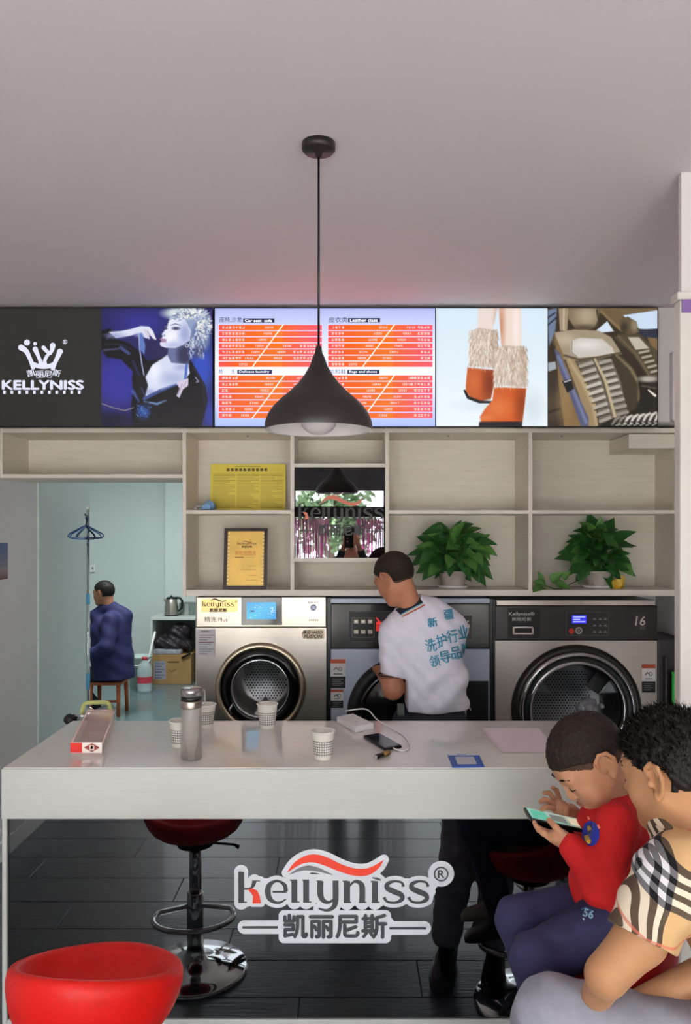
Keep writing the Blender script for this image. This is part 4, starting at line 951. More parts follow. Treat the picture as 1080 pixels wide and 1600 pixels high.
def plant(pcx, label, R, hgt, seed, n, outline):
    YP = 4.15; x, z = XP(pcx, YP), ZS(922)+0.002
    t = thing('potted_pothos', label, 'plant', (x, YP, z), group='potted plants on the shelf')
    MB().lathe([(0.0001, 0), (0.075, 0), (0.084, 0.014), (0.08, 0.016), (0.06, 0.006), (0.0001, 0.006)], (x, YP, z), 32, cap=False).build('saucer', m_white, t)
    MB().lathe([(0.055, 0.008), (0.064, 0.04), (0.074, 0.078), (0.079, 0.08), (0.079, 0.092), (0.072, 0.092), (0.068, 0.078), (0.0001, 0.076)], (x, YP, z), 32, cap=False).build('pot', m_pot, t)
    r = random.Random(seed); sm = MB()
    for i in range(n):
        # tip of the leaf inside the crown's outline
        for _ in range(40):
            u, v = r.uniform(-1, 1), r.uniform(0, 1)
            if abs(u) <= outline(v): break
        dy = r.uniform(-1, 1)*math.sqrt(max(0.05, 1-u*u))*0.75
        ctr = Vector((x+u*R, YP+max(-0.135, min(0.12, dy*R*0.7)), z+0.09+v*hgt))
        stem0 = Vector((x+r.uniform(-.04, .04), YP+r.uniform(-.04, .04), z+0.08))
        out = (ctr-Vector((x, YP, z+0.10))); out.z *= 0.7; out.y -= 0.06
        L = r.uniform(0.085, 0.135); d = out.normalized()+Vector((r.uniform(-.3, .3), r.uniform(-.3, .1), r.uniform(-.75, .1)))
        if ctr.y+d.normalized().y*L > 4.31: d.y = -abs(d.y)
        b = ctr-d.normalized()*L*0.4
        b.x = max(x-R*1.05, min(x+R*1.05, b.x))
        add_leaf(t, b, d, L, L*r.uniform(0.58, 0.76), LM[r.randrange(3)], up=(r.uniform(-.3, .3), -0.7, 0.6))
        if i % 2 == 0: mid = (stem0+b)/2+Vector((0, 0, 0.03)); sm.tube([stem0, mid, b], 0.0022, 5)
    sm.build('stems', m_stem, t)['kind'] = 'stuff'
    return t, x, YP, z
t1, *_ = plant(708, 'bushy dark green pothos in a grey pot behind the man in white', 0.205, 0.24, 5, 118, lambda v: 0.75+0.5*v-0.75*v*v if v < 0.8 else 0.5)
t2_, x, YP, z = plant(935, 'green pothos with a trailing vine and one yellow leaf on the right shelf', 0.17, 0.235, 9, 98, lambda v: 0.8+0.3*v-0.7*v*v if v < 0.8 else 0.4)
add_leaf(t2_, (XP(962, 4.08), 4.08, ZS(905)), (0.15, -0.2, -1), 0.085, 0.055, LY, (0, -1, 0))
add_leaf(t2_, (XP(968, 4.1), 4.1, ZS(900)), (0.3, -0.2, -1), 0.075, 0.04, LY, (0, -1, 0))
vine = [P(908, 905, 4.08), P(893, 912, 4.05), P(878, 922, 4.04), P(866, 922, 4.03), P(853, 915, 4.02), P(846, 905, 4.02)]
MB().tube([(p.x, p.y, max(p.z, ZS(922)+0.004)) for p in vine], 0.0028, 6).build('vine', m_stem, t2_)
for (px, py), d, L in (((846, 907), (-.3, -.2, 1), .05), ((848, 917), (-.5, -.5, -.1), .085), ((862, 910), (.5, -.3, .6), .085), ((868, 913), (.9, -.3, -.2), .08), ((853, 914), (-.9, -.3, .35), .075), ((880, 905), (.6, -.3, .9), .06)):
    add_leaf(t2_, P(px, py, 4.02), d, L, L*0.7, LM[1], (0, -.7, .7))

# ---------------------------------------------------------------- right niche: black cabinet with a green sign
bc = thing('dark_cabinet', 'dark plastic equipment case standing right of the steel washer', 'case', (XP(1046, 4.0), 4.1, 0))
MB().prism([(1028, 998), (1066, 996), (1066, 1300), (1026, 1300)], lambda u, v, d: Vector((XP(u, 4.02), 4.02+d, max(0.0, ZP(v, 4.02)))), 0.25).build('body', mat('charcoal_plastic', (52, 49, 50), 0.4, var=0.06), bc, 0.01)
box('front_rib', XP(1038, 4.0), XP(1042, 4.0), 3.985, 4.02, 0.3, ZP(1026, 4.0), mat('charcoal_plastic', (52, 49, 50), 0.4), bc, 0.006)
gs = thing('green_sign', 'green card sign on the dark case at the right edge', 'sign', (XP(1060, 3.95), 3.95, ZP(1100, 3.95)))
box('card', XP(1050, 3.96), XP(1078, 3.96), 3.955, 3.965, ZP(1102, 3.96), ZP(1050, 3.96), mat('green_card', (36, 176, 62), 0.35), gs, 0.002)
box('backing_stand', XP(1052, 3.97), XP(1074, 3.97), 3.966, 3.984, ZP(1300, 3.97), ZP(1060, 3.97), m_black, gs)
box('white_patch', XP(1061, 3.95), XP(1076, 3.95), 3.953, 3.956, ZP(1090, 3.95), ZP(1066, 3.95), m_white, gs)

# ---------------------------------------------------------------- things on the counter
def on(px, py): # point of the worktop seen at px,py
    Y = (H-ZT)*F/(py-VY); return Vector((XP(px, Y), Y, ZT+0.0005))
# grid-patterned paper cups
def cup_material():
    m = bpy.data.materials.new('grid_paper_cup'); m.use_nodes = True; nt = m.node_tree; n = nt.nodes; b = n['Principled BSDF']
    tc = n.new('ShaderNodeTexCoord'); sp = n.new('ShaderNodeSeparateXYZ'); nt.links.new(tc.outputs['Object'], sp.inputs[0])
    def mth(op, a, bb=None):
        q = n.new('ShaderNodeMath'); q.operation = op
        for i, v in enumerate((a, bb)):
            if v is None: continue
            if isinstance(v, (int, float)): q.inputs[i].default_value = v
            else: nt.links.new(v, q.inputs[i])
        return q.outputs[0]
    ang = mth('ARCTAN2', sp.outputs['Y'], sp.outputs['X']); a = mth('LESS_THAN', mth('FRACT', mth('MULTIPLY', ang, 26/6.28318)), 0.26)
    zz = mth('LESS_THAN', mth('FRACT', mth('MULTIPLY', sp.outputs['Z'], 118)), 0.26); g = mth('MAXIMUM', a, zz)
    rng = mth('MULTIPLY', mth('GREATER_THAN', sp.outputs['Z'], 0.012), mth('LESS_THAN', sp.outputs['Z'], 0.062)); g = mth('MULTIPLY', g, rng)
    mx = n.new('ShaderNodeMix'); mx.data_type = 'RGBA'; nt.links.new(g, mx.inputs['Factor']); mx.inputs['A'].default_value = lin((222, 218, 206)); mx.inputs['B'].default_value = lin((84, 84, 86))
    nt.links.new(mx.outputs['Result'], b.inputs['Base Color']); b.inputs['Roughness'].default_value = 0.55; return m
m_cup = cup_material()
def cup(px, py, hp, label):
    p = on(px, py); k = hp*p.y/F/0.085
    o = thing('paper_cup', label, 'cup', p, group='paper cups on the counter', local=True)
    b = MB().lathe([(0.0255*k, 0), (0.0255*k, 0.004), (0.0345*k, 0.081*k), (0.0335*k, 0.081*k), (0.025*k, 0.006), (0.0001, 0.006)], (0, 0, 0), 40, cap=False).build('cup_wall', m_cup, o)
    MB().tube([(0.035*k*math.cos(a*math.pi/16), 0.035*k*math.sin(a*math.pi/16), 0.081*k) for a in range(32)], 0.002, 8, closed=True).build('rim', m_white, o)
cup(505, 1185, 45, 'grid-patterned paper cup nearest the front edge of the counter')
cup(418, 1137, 39, 'grid-patterned paper cup in front of the silver washer')
cup(322, 1136, 37, 'grid-patterned paper cup just behind the thermos, right side')
cup(282, 1166, 42, 'grid-patterned paper cup mostly hidden behind the thermos')
# thermos
p = on(299, 1184); th = thing('glass_tea_bottle', 'clear tea bottle with steel collar and brown tea leaves', 'bottle', p, local=True)
k = p.y/F; r = 16.3*k
m_clear = mat('clear_glass', (236, 238, 236), 0.03, var=0.005, alpha=0.2)
m_frost = mat('glass_wall_grey', (186, 180, 172), 0.06, var=0.02, alpha=0.45)
MB().lathe([(0.0001, 0), (r, 0), (r, 76*k), (r*.96, 80*k)], (0, 0, 0), 36, cap=False).lathe([(0.0001, 4*k), (r*.9, 4*k), (r*.9, 78*k)], (0, 0, 0), 36, cap=False).build('glass_body', m_frost, th)
MB().lathe([(0.0001, 4.5*k), (r*.88, 4.5*k), (r*.88, 20*k), (0.0001, 20*k)], (0, 0, 0), 30, cap=False).build('tea', mat('tea_leaves', (128, 98, 56), 0.5, var=0.5, scale=120, bump=0.4), th)
MB().lathe([(r*.97, 78*k), (r*1.0, 80*k), (r*1.0, 88*k), (r*.98, 90*k)], (0, 0, 0), 36).build('steel_collar', m_steel, th)
MB().lathe([(r*.98, 90*k), (r*.98, 97*k)], (0, 0, 0), 36).build('black_band', m_black, th)
MB().lathe([(r*1.0, 97*k), (r*1.0, 106*k), (r*.93, 109*k), (0.0001, 109*k)], (0, 0, 0), 36).build('lid', mat('grey_lid', (150, 148, 148), 0.25, metal=0.7), th)
MB().tube([(r*.9, 0, 105*k), (r*1.25, 0, 106*k), (r*1.3, 0, 100*k), (r*1.3, 0, 84*k), (r*1.0, 0, 82*k)], 0.0025, 8).build('carry_loop', mat('grey_strap', (150, 146, 144), 0.5), th)
# snack box: clear tray with a red and white card
a, b, c_, d = on(112, 1181), on(160, 1181), on(180, 1127), on(137, 1127)
bx = thing('plastic_snack_box', 'clear pink plastic box with red and white card at the left of the counter', 'box', (a+c_)/2)
hh = 0.042
m_pink = mat('clear_pink_plastic', (236, 206, 198), 0.06, alpha=0.42)
wb = MB(); top = [q+Vector((0, 0, hh)) for q in (a, b, c_, d)]; bot = [a, b, c_, d]
wb.add(bot+top, [(0, 1, 2, 3), (0, 1, 5, 4), (1, 2, 6, 5), (2, 3, 7, 6), (3, 0, 4, 7)]); so = wb.build('tray', m_pink, bx); so.modifiers.new('thick', 'SOLIDIFY').thickness = 0.0015
MB().tube(top+[top[0]], 0.003, 6).build('rim', mat('pink_rim', (226, 190, 182), 0.2), bx)
cf = lambda u, v, l: a+(b-a)*u+Vector((0, -0.006-l, hh*1.05*(1-v)+0.002))
MB().prism([(-.02, 0), (1.0, 0), (1.0, 0.8), (-.02, 0.8)], lambda u, v, d: cf(u, v, -d), 0.001).build('card', mat('white_card', (236, 226, 216), 0.5), bx)
fl = Flat(cf, eps=0.0005); fl.lay().rect(-.02, .02, .36, .78, (214, 44, 36)); fl.poly([(.42, .4), (.68, .06), (.94, .4), (.68, .74)], (150, 66, 56)); fl.lay().rect(.6, .22, .76, .6, (226, 208, 196)); fl.rect(.64, .3, .72, .52, (150, 66, 56))
fl.build('card_print', m_print, bx)
# power bank with cable, phone
def slab(name, thg, corners, h, m, bevel, z0=0.0):
    q = [c+Vector((0, 0, z0)) for c in corners]; qq = [c+Vector((0, 0, z0+h)) for c in corners]
    return MB().add(q+qq, [(0, 1, 2, 3), (4, 5, 6, 7), (0, 1, 5, 4), (1, 2, 6, 5), (2, 3, 7, 6), (3, 0, 4, 7)]).build(name, m, thg, bevel)
cs = [on(556, 1146), on(584, 1140), on(552, 1124), on(526, 1129)]
pb = thing('power_bank', 'white power bank lying at the back of the counter', 'power bank', sum(cs, Vector())/4); slab('body', pb, cs, 0.024, m_white, 0.004)
fl = Flat(lambda u, v, l: cs[0]*(1-u)*(1-v)+cs[1]*u*(1-v)+cs[2]*u*v+cs[3]*(1-u)*v+Vector((0, 0, 0.0245+l)), eps=0.0003); fl.rect(.3, .3, .5, .34, (190, 186, 184)); fl.build('print', m_print, pb)
cs2 = [on(601, 1174), on(628, 1169), on(593, 1149), on(568, 1153)]
ph = thing('smartphone', 'dark smartphone lying face up on the counter with a charging cable', 'phone', sum(cs2, Vector())/4); slab('phone_body', ph, cs2, 0.009, m_black, 0.002)
ce2 = sum(cs2, Vector())/4; slab('phone_screen', ph, [ce2+(c-ce2)*0.92 for c in cs2], 0.001, mat('phone_glass', (36, 38, 44), 0.05), 0, 0.009)
kp = [on(540, 1123)+Vector((0, 0, .03)), on(572, 1120)+Vector((0, 0, .03)), on(590, 1130)+Vector((0, 0, .012)), on(615, 1142)+Vector((0, 0, .004)), on(632, 1152)+Vector((0, 0, .003)), on(640, 1168)+Vector((0, 0, .003)), on(632, 1175)+Vector((0, 0, .003)), on(618, 1173)+Vector((0, 0, .005)), on(612, 1169)+Vector((0, 0, .006))]
kp2, _ = spline([tuple(v) for v in kp], [1]*len(kp), 6); o = MB().tube(kp2, 0.0026, 8).build('charging_cable', m_white); tag(o, 'white charging cable running from the power bank to the smartphone', 'cable')
# pen, card, papers
pa, pb_ = on(587, 1187)+Vector((0, 0, .008)), on(609, 1179)+Vector((0, 0, .008)); pn = thing('pen', 'short black and brass pen lying near the counter front edge', 'pen', (pa+pb_)/2-Vector((0, 0, .008)))
dd = pb_-pa; MB().tube([pa, pa+dd*.55], 0.008, 12).build('barrel', m_blackg, pn); MB().tube([pa+dd*.5, pb_-dd*.05, pb_], [0.0085, 0.0085, 0.004], 12).build('cap', mat('brass', (150, 124, 70), 0.3, metal=0.8), pn); MB().tube([pa-dd*.04, pa], [.003, .008], 12).build('tip', m_chrome, pn)
cs3 = [on(707, 1200), on(757, 1199), on(748, 1179), on(699, 1179)]; qc = thing('payment_card', 'small blue and white payment card lying on the counter edge', 'card', sum(cs3, Vector())/4); slab('card', qc, cs3, 0.003, mat('blue_card', (44, 84, 176), 0.3), 0)
bil = lambda u, v, l: cs3[3]*(1-u)*(1-v)+cs3[2]*u*(1-v)+cs3[1]*u*v+cs3[0]*(1-u)*v+Vector((0, 0, 0.0034+l))
fl = Flat(bil, eps=0.0004); fl.rect(0, 0, 1, .16, (214, 218, 228)); fl.rect(.2, .26, .8, .84, (196, 198, 206)); fl.lay().rect(.3, .05, .6, .1, (70, 100, 180)); fl.build('card_print', m_print, qc)
cs4 = [on(783, 1176), on(870, 1176), on(838, 1138), on(752, 1138)]
for i in range(3):
    dx = Vector((0.004*i, -0.003*i, 0)); o = MB(); q = [c+dx+Vector((0, 0, .0007*i)) for c in cs4]; o.add(q+[c+Vector((0, 0, .0005)) for c in q], [(0, 1, 2, 3), (4, 5, 6, 7), (0, 1, 5, 4), (1, 2, 6, 5), (2, 3, 7, 6), (3, 0, 4, 7)])
    o = o.build('paper_sheet', mat('pale_paper', (222, 210, 214), 0.7, var=0.02)); tag(o, ['bottom', 'middle', 'top'][i]+' sheet of the pale paper stack on the counter', 'paper', 'paper sheets on the counter')

# ---------------------------------------------------------------- bar stools
m_red = mat('red_leatherette', (200, 20, 15), 0.42, var=0.04, scale=60, bump=0.04, spec=0.3)
def stool(x, y, label, turn=0.0, seat_m=m_red, zs=0.575):
    t = thing('bar_stool', label, 'stool', (x, y, 0), group='red bar stools', local=True, rotz=turn)
    n = 48; rings = []
    def rim(a):  # rim height over the seat: high at the back (-y), low at the front
        c = 0.5*(1-math.sin(a)); return 0.035+0.12*c**1.3
    prof = []
    for j in range(n):
        a = 2*math.pi*j/n; h = rim(a); cs_, sn = math.cos(a), math.sin(a); back = 0.5*(1-sn)
        col_ = [(0.02, -0.055), (0.12, -0.05), (0.175, -0.02), (0.198, 0.02+0.2*h), (0.203, 0.02+0.6*h), (0.200, 0.02+0.9*h), (0.186, 0.02+h), (0.168, 0.02+0.93*h), (0.158, 0.02+0.6*h), (0.148, 0.025+0.25*h), (0.11, 0.02), (0.02, 0.018)]
        rings.append([(r_*cs_, r_*sn*1.0, zs+z_) for r_, z_ in col_])
    m_ = len(rings[0]); v = [q for rg in rings for q in rg]; f = [(j*m_+i, ((j+1) % n)*m_+i, ((j+1) % n)*m_+i+1, j*m_+i+1) for j in range(n) for i in range(m_-1)]
    f.append([j*m_ for j in range(n)]); f.append([j*m_+m_-1 for j in range(n)][::-1])
    MB().add(v, f, True).build('seat', seat_m, t, subsurf=1)
    MB().lathe([(0.07, zs-0.085), (0.075, zs-0.05), (0.0001, zs-0.05)], n=28).build('seat_plate', m_black, t)
    MB().lathe([(0.024, 0.27), (0.024, zs-0.06)], n=24).build('gas_column', m_chrome, t)
    MB().lathe([(0.032, 0.03), (0.032, 0.30), (0.026, 0.305)], n=24).build('sleeve', m_chrome, t)
    MB().lathe([(0.20, 0.0), (0.205, 0.006), (0.195, 0.016), (0.12, 0.026), (0.05, 0.045), (0.033, 0.07), (0.032, 0.09)], n=56, cap=False).build('base', m_chrome, t)
    pts = [(0.15*math.cos(a), 0.09+0.15*math.sin(a)*0.75, 0.25) for a in [math.pi*(-0.15+1.3*i/20) for i in range(21)]]
    MB().tube([(0.03, 0.0, 0.25)]+pts+[(-0.03, 0.0, 0.25)], 0.010, 10).build('foot_ring', m_chrome, t)
    MB().tube([(0.03, 0.02, zs-0.07), (0.15, 0.05, zs-0.075), (0.17, 0.055, zs-0.085)], [0.005, 0.005, 0.009], 8).build('lever', m_black, t)
    return t
stool(XP(152, 1.83), 1.83, 'glossy red low-backed bar stool in front of the counter at the left', turn=math.radians(-8))

# ---------------------------------------------------------------- wall poster at the left edge
po = thing('wall_poster', 'small blue and red poster on the left wall', 'poster', (LX+0.001, 3.9, 1.46))
fl = Flat(lambda u, v, l: Vector((LX+0.004+l, 3.72+u, 1.655-v)), eps=0.0003)
fl.poly([(0, 0), (.36, 0.0), (.36, .13), (0, .13)], [(44, 70, 128), (70, 96, 150), (128, 124, 134), (110, 104, 120)]); fl.poly([(0, .13), (.36, .13), (.36, .19), (0, .2)], [(140, 130, 134), (150, 138, 138), (120, 50, 56), (110, 40, 48)])
fl.build('poster_print', m_print, po); box('poster_sheet', LX, LX+0.003, 3.72, 4.08, 1.455, 1.655, m_white, po)

# ---------------------------------------------------------------- back room things
# clothes pole
YQ = 4.9
po_ = thing('clothes_pole', 'thin chrome clothes pole with light blue joints in the passage', 'clothes pole', (XP(137, YQ), YQ, 0))
xq = XP(137.5, YQ)
MB().tube([(xq, YQ, 0.0), (xq, YQ, ZP(797, YQ))], 0.0095, 12).build('tube', m_chrome, po_)
m_lb = mat('light_blue_plastic', (96, 168, 204), 0.4)
for a, b in ((928, 944), (1052, 1076)): MB().tube([(xq, YQ, ZP(b, YQ)), (xq, YQ, ZP(a, YQ))], 0.013, 12).build('joint', m_lb, po_)
MB().lathe([(0.0001, 0), (0.012, 0.002), (0.013, 0.02), (0.008, 0.03), (0.0001, 0.032)], (xq, YQ, ZP(797, YQ)), 14).build('top_cap', m_white, po_)
MB().tube([(xq-0.001, YQ, ZP(806, YQ)), (xq+0.002, YQ-0.05, ZP(806, YQ)), (xq+0.002, YQ-0.06, ZP(803, YQ))], 0.004, 8).build('hook_arm', m_black, po_)
m_hang = mat('navy_wire', (40, 62, 110), 0.35)
m_hangb = mat('blue_coated_wire', (56, 112, 176), 0.35)
def hanger(tw, label, m, dz=0.0):
    c = Vector((xq+0.002, YQ-0.045, ZP(808, YQ)+dz)); ca, sa = math.cos(tw), math.sin(tw)
    q = lambda a, b: c+Vector((a*.72*ca, a*.72*sa, b*.85))
    pts = [q(0, 0.0), q(0.015, -0.015), q(0.0, -0.06), q(0.14, -0.125), q(0.155, -0.145), q(0.135, -0.155), q(-0.135, -0.155), q(-0.155, -0.145), q(-0.14, -0.125), q(0.0, -0.06)]
    o = MB().tube(pts, 0.0042, 8).build('wire_hanger', m); tag(o, label, 'hanger', 'hangers on the clothes pole')
hanger(0.1, 'navy wire hanger turned flat to the room on the clothes pole', m_hang); hanger(0.9, 'bright blue wire hanger turned half away on the clothes pole', m_hangb, -0.004); hanger(-0.75, 'dark wire hanger twisted toward the passage on the clothes pole', m_black, -0.008); hanger(1.35, 'bright blue wire hanger seen edge-on beside the chrome pole', m_hangb, -0.006)
# socket
sk = thing('wall_socket', 'white wall socket behind the seated man', 'socket', P(146, 887, 9.39)); box('plate', XP(141, 9.39), XP(149, 9.39), 9.37, 9.4, ZP(894, 9.39), ZP(883, 9.39), m_white, sk, 0.004); box('outlet', XP(144, 9.39), XP(147, 9.39), 9.366, 9.371, ZP(890, 9.39), ZP(886, 9.39), mat('grey_outlet', (150, 150, 150), 0.5), sk)
# low cabinet with kettle
YK = 8.75
m_cab = mat('pale_cabinet', (196, 200, 196), 0.5)
kc = thing('low_cabinet', 'pale open cabinet holding a carton and a dark bag', 'cabinet', (XP(272, YK), YK+0.2, 0))
xa, xb = XP(235, YK), XP(320, YK)
box('top', xa, xb, YK, YK+0.5, ZP(969, YK), ZP(964, YK), m_cab, kc, 0.003); box('side_panel', xa, xa+0.025, YK, YK+0.5, 0.0, ZP(969, YK), m_cab, kc); box('side_panel', xb-0.025, xb, YK, YK+0.5, 0, ZP(969, YK), m_cab, kc)
box('back_panel', xa, xb, YK+0.48, YK+0.5, 0, ZP(969, YK), mat('cabinet_back', (120, 122, 116), 0.7), kc)
kt = thing('electric_kettle', 'black and steel electric kettle on the pale cabinet', 'kettle', (XP(268, 8.9), 8.9, ZP(964, YK)), local=True)
MB().lathe([(0.0001, 0), (0.082, 0), (0.085, 0.012), (0.08, 0.015)], n=28).build('base', m_black, kt)
MB().lathe([(0.08, 0.015), (0.078, 0.09), (0.066, 0.19), (0.062, 0.195)], n=28, cap=False).build('body', m_steel, kt)
MB().lathe([(0.062, 0.195), (0.05, 0.215), (0.012, 0.22), (0.012, 0.235), (0.0001, 0.237)], n=24).build('lid', m_black, kt)
MB().tube([(0.05, 0, 0.205), (0.1, 0, 0.205), (0.125, 0, 0.17), (0.12, 0, 0.09), (0.08, 0, 0.05)], [0.014, 0.014, 0.015, 0.013, 0.01], 10).build('handle', m_black, kt)
MB().tube([(-0.055, 0, 0.16), (-0.085, 0, 0.19)], [0.02, 0.01], 10).build('spout', m_steel, kt)
gb = thing('grey_carton', 'dull green-grey carton behind the kettle', 'box', (XP(294, 9.0), 9.0, ZP(964, YK))); box('carton', XP(281, 9.0), XP(312, 9.0), 8.95, 9.12, ZP(964, YK), ZP(942, 9.0), mat('grey_green_card', (110, 122, 116), 0.8, var=0.25, scale=30), gb, 0.004); box('carton_tape', XP(290, 9.0), XP(296, 9.0), 8.948, 8.952, ZP(964, YK), ZP(943, 9.0), mat('grey_tape', (150, 156, 152), 0.5), gb)
cb = thing('cardboard_box', 'brown cardboard box with printed side inside the pale cabinet', 'box', (XP(268, YK), YK+0.1, 0))
zt = ZP(1022, YK); box('carton', XP(239, YK), XP(300, YK), YK-0.05, YK+0.35, 0.0, zt, mat('brown_cardboard', (160, 124, 78), 0.75, var=0.1), cb, 0.004)
fl = Flat(wall_fn(YK-0.0508, 0, 0), eps=0.0006); fl.rect(240, 1033, 259, 1062, (150, 148, 158)); fl.lay(); 
for i in range(6): fl.rect(242, 1036+i*4.4, 257-(i % 2)*4, 1038+i*4.4, (110, 108, 130))
fl.rect(262, 1033, 280, 1035.5, (100, 76, 48)); fl.stroke([(264, 1046), (268, 1050), (276, 1045)], 1.2, (110, 84, 54)); fl.build('box_print', m_print, cb)
bg = thing('dark_bag', 'dark quilted bag stuffed on top of the cardboard box', 'bag', (XP(270, YK), YK+0.15, zt+0.03))
S = SDF((XP(236, YK), YK-0.1, zt), (XP(306, YK), YK+0.4, ZP(966, YK)), 0.011)
S.ell((XP(272, YK), YK+0.14, zt+0.10), (0.2, 0.16, 0.10), k=0.05).ell((XP(278, YK), YK+0.12, zt+0.24), (0.13, 0.12, 0.10), k=0.06).ell((XP(250, YK), YK+0.1, zt+0.14), (0.1, 0.1, 0.06), k=0.05)
S.apply(lambda f, x, y, z: f+0.012*np.sin(x*50+z*30)*np.sin(z*45+y*20)); S.apply(lambda f, x, y, z: np.maximum(f, z-ZP(970.5, YK)))
S.mesh('bag_body', mat('dark_maroon_nylon', (40, 32, 36), 0.5, var=0.4, scale=14, bump=0.3), bg)
MB().tube([P(288, 1000, YK-0.06), P(298, 1010, YK-0.07), P(296, 1022, YK-0.07), P(284, 1028, YK-0.07)], 0.012, 8).build('strap', m_black, bg)
MB().box(XP(240, YK), XP(284, YK), YK-0.04, YK+0.2, zt, zt+0.055).build('folded_cloth', mat('grey_cloth', (150, 152, 160), 0.85, var=0.3, scale=20), bg, 0.015)
bu = thing('white_bucket', 'pale plastic bucket on the floor beside the seated man', 'bucket', (XP(218, 8.5), 8.5, 0), local=True)
MB().lathe([(0.0001, 0.005), (0.10, 0), (0.13, 0.34), (0.138, 0.345), (0.138, 0.36), (0.125, 0.36), (0.095, 0.02), (0.0001, 0.02)], n=32, cap=False).build('bucket_wall', mat('pale_green_plastic', (190, 204, 200), 0.4), bu)
MB().tube([(0.13*math.cos(a), -0.04-0.1*math.sin(a), 0.33-0.06*math.sin(a)) for a in [math.pi*i/12 for i in range(13)]], 0.006, 8).build('bail_handle', m_white, bu)
MB().tube([(0.03, 0, 0.03), (0.16, 0.05, 0.62)], 0.012, 8).build('mop_stick', m_white, bu)
wb_ = thing('water_bottle', 'large clear water bottle with a red label on the back room floor', 'bottle', (XP(226, 8.3), 8.3, 0.0), local=True)
MB().lathe([(0.0001, 0.002), (0.075, 0), (0.08, 0.02), (0.076, 0.05), (0.08, 0.08), (0.08, 0.24), (0.06, 0.30), (0.03, 0.33), (0.028, 0.35)], n=24, cap=False).build('bottle_wall', mat('clear_bottle', (210, 222, 224), 0.08, alpha=0.45), wb_)
MB().lathe([(0.081, 0.10), (0.081, 0.17)], n=24, cap=False).build('label_band', mat('red_label', (190, 60, 76), 0.5, var=0.2, scale=30), wb_); MB().lathe([(0.03, 0.345), (0.03, 0.375), (0.0001, 0.375)], n=18).build('cap', mat('red_cap', (190, 50, 60), 0.4), wb_)
# machine with a yellow loop handle just behind the counter
YV = 3.22
vc = thing('yellow_handled_cleaner', 'grey floor cleaner with a yellow loop handle behind the counter', 'cleaner', (XP(150, YV), YV, 0))
m_yel = mat('pale_yellow_plastic', (206, 208, 130), 0.4)
pts = [P(128, 1122, YV), P(129, 1108, YV), P(134, 1099, YV), P(148, 1098, YV), P(166, 1098, YV), P(171, 1103, YV), P(173, 1112, YV), P(176, 1122, YV)]
kp2, _ = spline([tuple(v) for v in pts], [1]*len(pts), 4); MB().tube(kp2, 0.009, 10).build('loop_handle', m_yel, vc)
S = SDF((XP(100, YV), YV-0.15, 0.0), (XP(190, YV), YV+0.15, 1.0), 0.008)
zc = ZP(1122, YV); S.ell((XP(148, YV), YV, zc-0.02), (0.07, 0.07, 0.04), k=0.03).cone((XP(148, YV), YV, 0.12), (XP(148, YV), YV, zc-0.06), 0.10, 0.07, 0.03).ell((XP(163, YV), YV-0.02, zc), (0.045, 0.05, 0.02), k=0.02)
S.apply(lambda f, x, y, z: np.maximum(f, 0.01-z)); S.mesh('body', mat('grey_machine_plastic', (130, 136, 134), 0.4, var=0.1), vc)
MB().ball((XP(113, YV), YV-0.02, ZP(1122, YV)), (0.028, 0.03, 0.024), 16, 10).build('side_wheel', m_black, vc); MB().tube([P(113, 1120, YV-0.02), P(140, 1118, YV-0.02)], 0.008, 8).build('axle', m_chrome, vc)
MB().ball(P(140, 1115, YV-0.05), (0.022, 0.022, 0.026), 16, 10).build('steel_valve', m_chrome, vc); MB().ball(P(168, 1119, YV-0.03), (0.03, 0.04, 0.014), 16, 10).build('yellow_cap', mat('yellow_plastic', (206, 190, 60), 0.4), vc)

# ---------------------------------------------------------------- street side, seen only in mirrors
m_pinks = mat('pink_string', (150, 36, 112), 0.6, var=0.3, scale=10)
def strings(x0, x1, n, label):
    mb = MB(); r = random.Random(int(x0*100))
    for i in range(n):
        x = x0+(x1-x0)*(i+0.5)/n+r.uniform(-.006, .006); y = FY+0.03+r.uniform(-.01, .01); mb.tube([(x, y, 1.92), (x+r.uniform(-.03, .03), y, 1.2), (x+r.uniform(-.05, .05), y, 0.35)], 0.008, 4)
    o = mb.build('string_curtain', m_pinks); tag(o, label, 'curtain'); o['kind'] = 'stuff'
strings(-0.74, -0.27, 22, 'pink string curtain left of the street door, seen in the mirror'); strings(0.10, 0.47, 17, 'pink string curtain right of the street door, seen in the mirror')
def tree(x, y, h, r, seed, label):
    t = thing('street_tree', label, 'tree', (x, y, 0), group='street trees'); rr = random.Random(seed)
    MB().tube([(x, y, -0.06), (x+.05, y, h*.4), (x, y, h*.7)], [0.12, 0.09, 0.05], 8).build('trunk', mat('bark', (84, 70, 56), 0.9), t)
    mb = MB()
    for i in range(900):
        d = Vector((rr.gauss(0, 1), rr.gauss(0, 1), rr.gauss(0, .8))).normalized()*r*rr.uniform(.3, 1); c = Vector((x, y, h*.72))+d; a = Vector((rr.uniform(-1, 1), rr.uniform(-1, 1), rr.uniform(-1, 1))).normalized()*.16; b_ = a.orthogonal().normalized()*.09
        mb.add([c-a, c+b_, c+a, c-b_], [(0, 1, 2, 3)])
    mb.build('crown', mat('tree_leaves', (62, 84, 52), 0.7, var=0.4, scale=3), t)['kind'] = 'stuff'
for i, (x, y) in enumerate(((-4.2, -10), (-0.5, -12.5), (3.2, -10.3), (6.9, -12))): tree(x, y, 2.9, 1.35, i, ['leafy street tree far left outside the shopfront', 'leafy street tree straight across the street', 'leafy street tree right of the street door', 'leafy street tree far right outside the shopfront'][i])
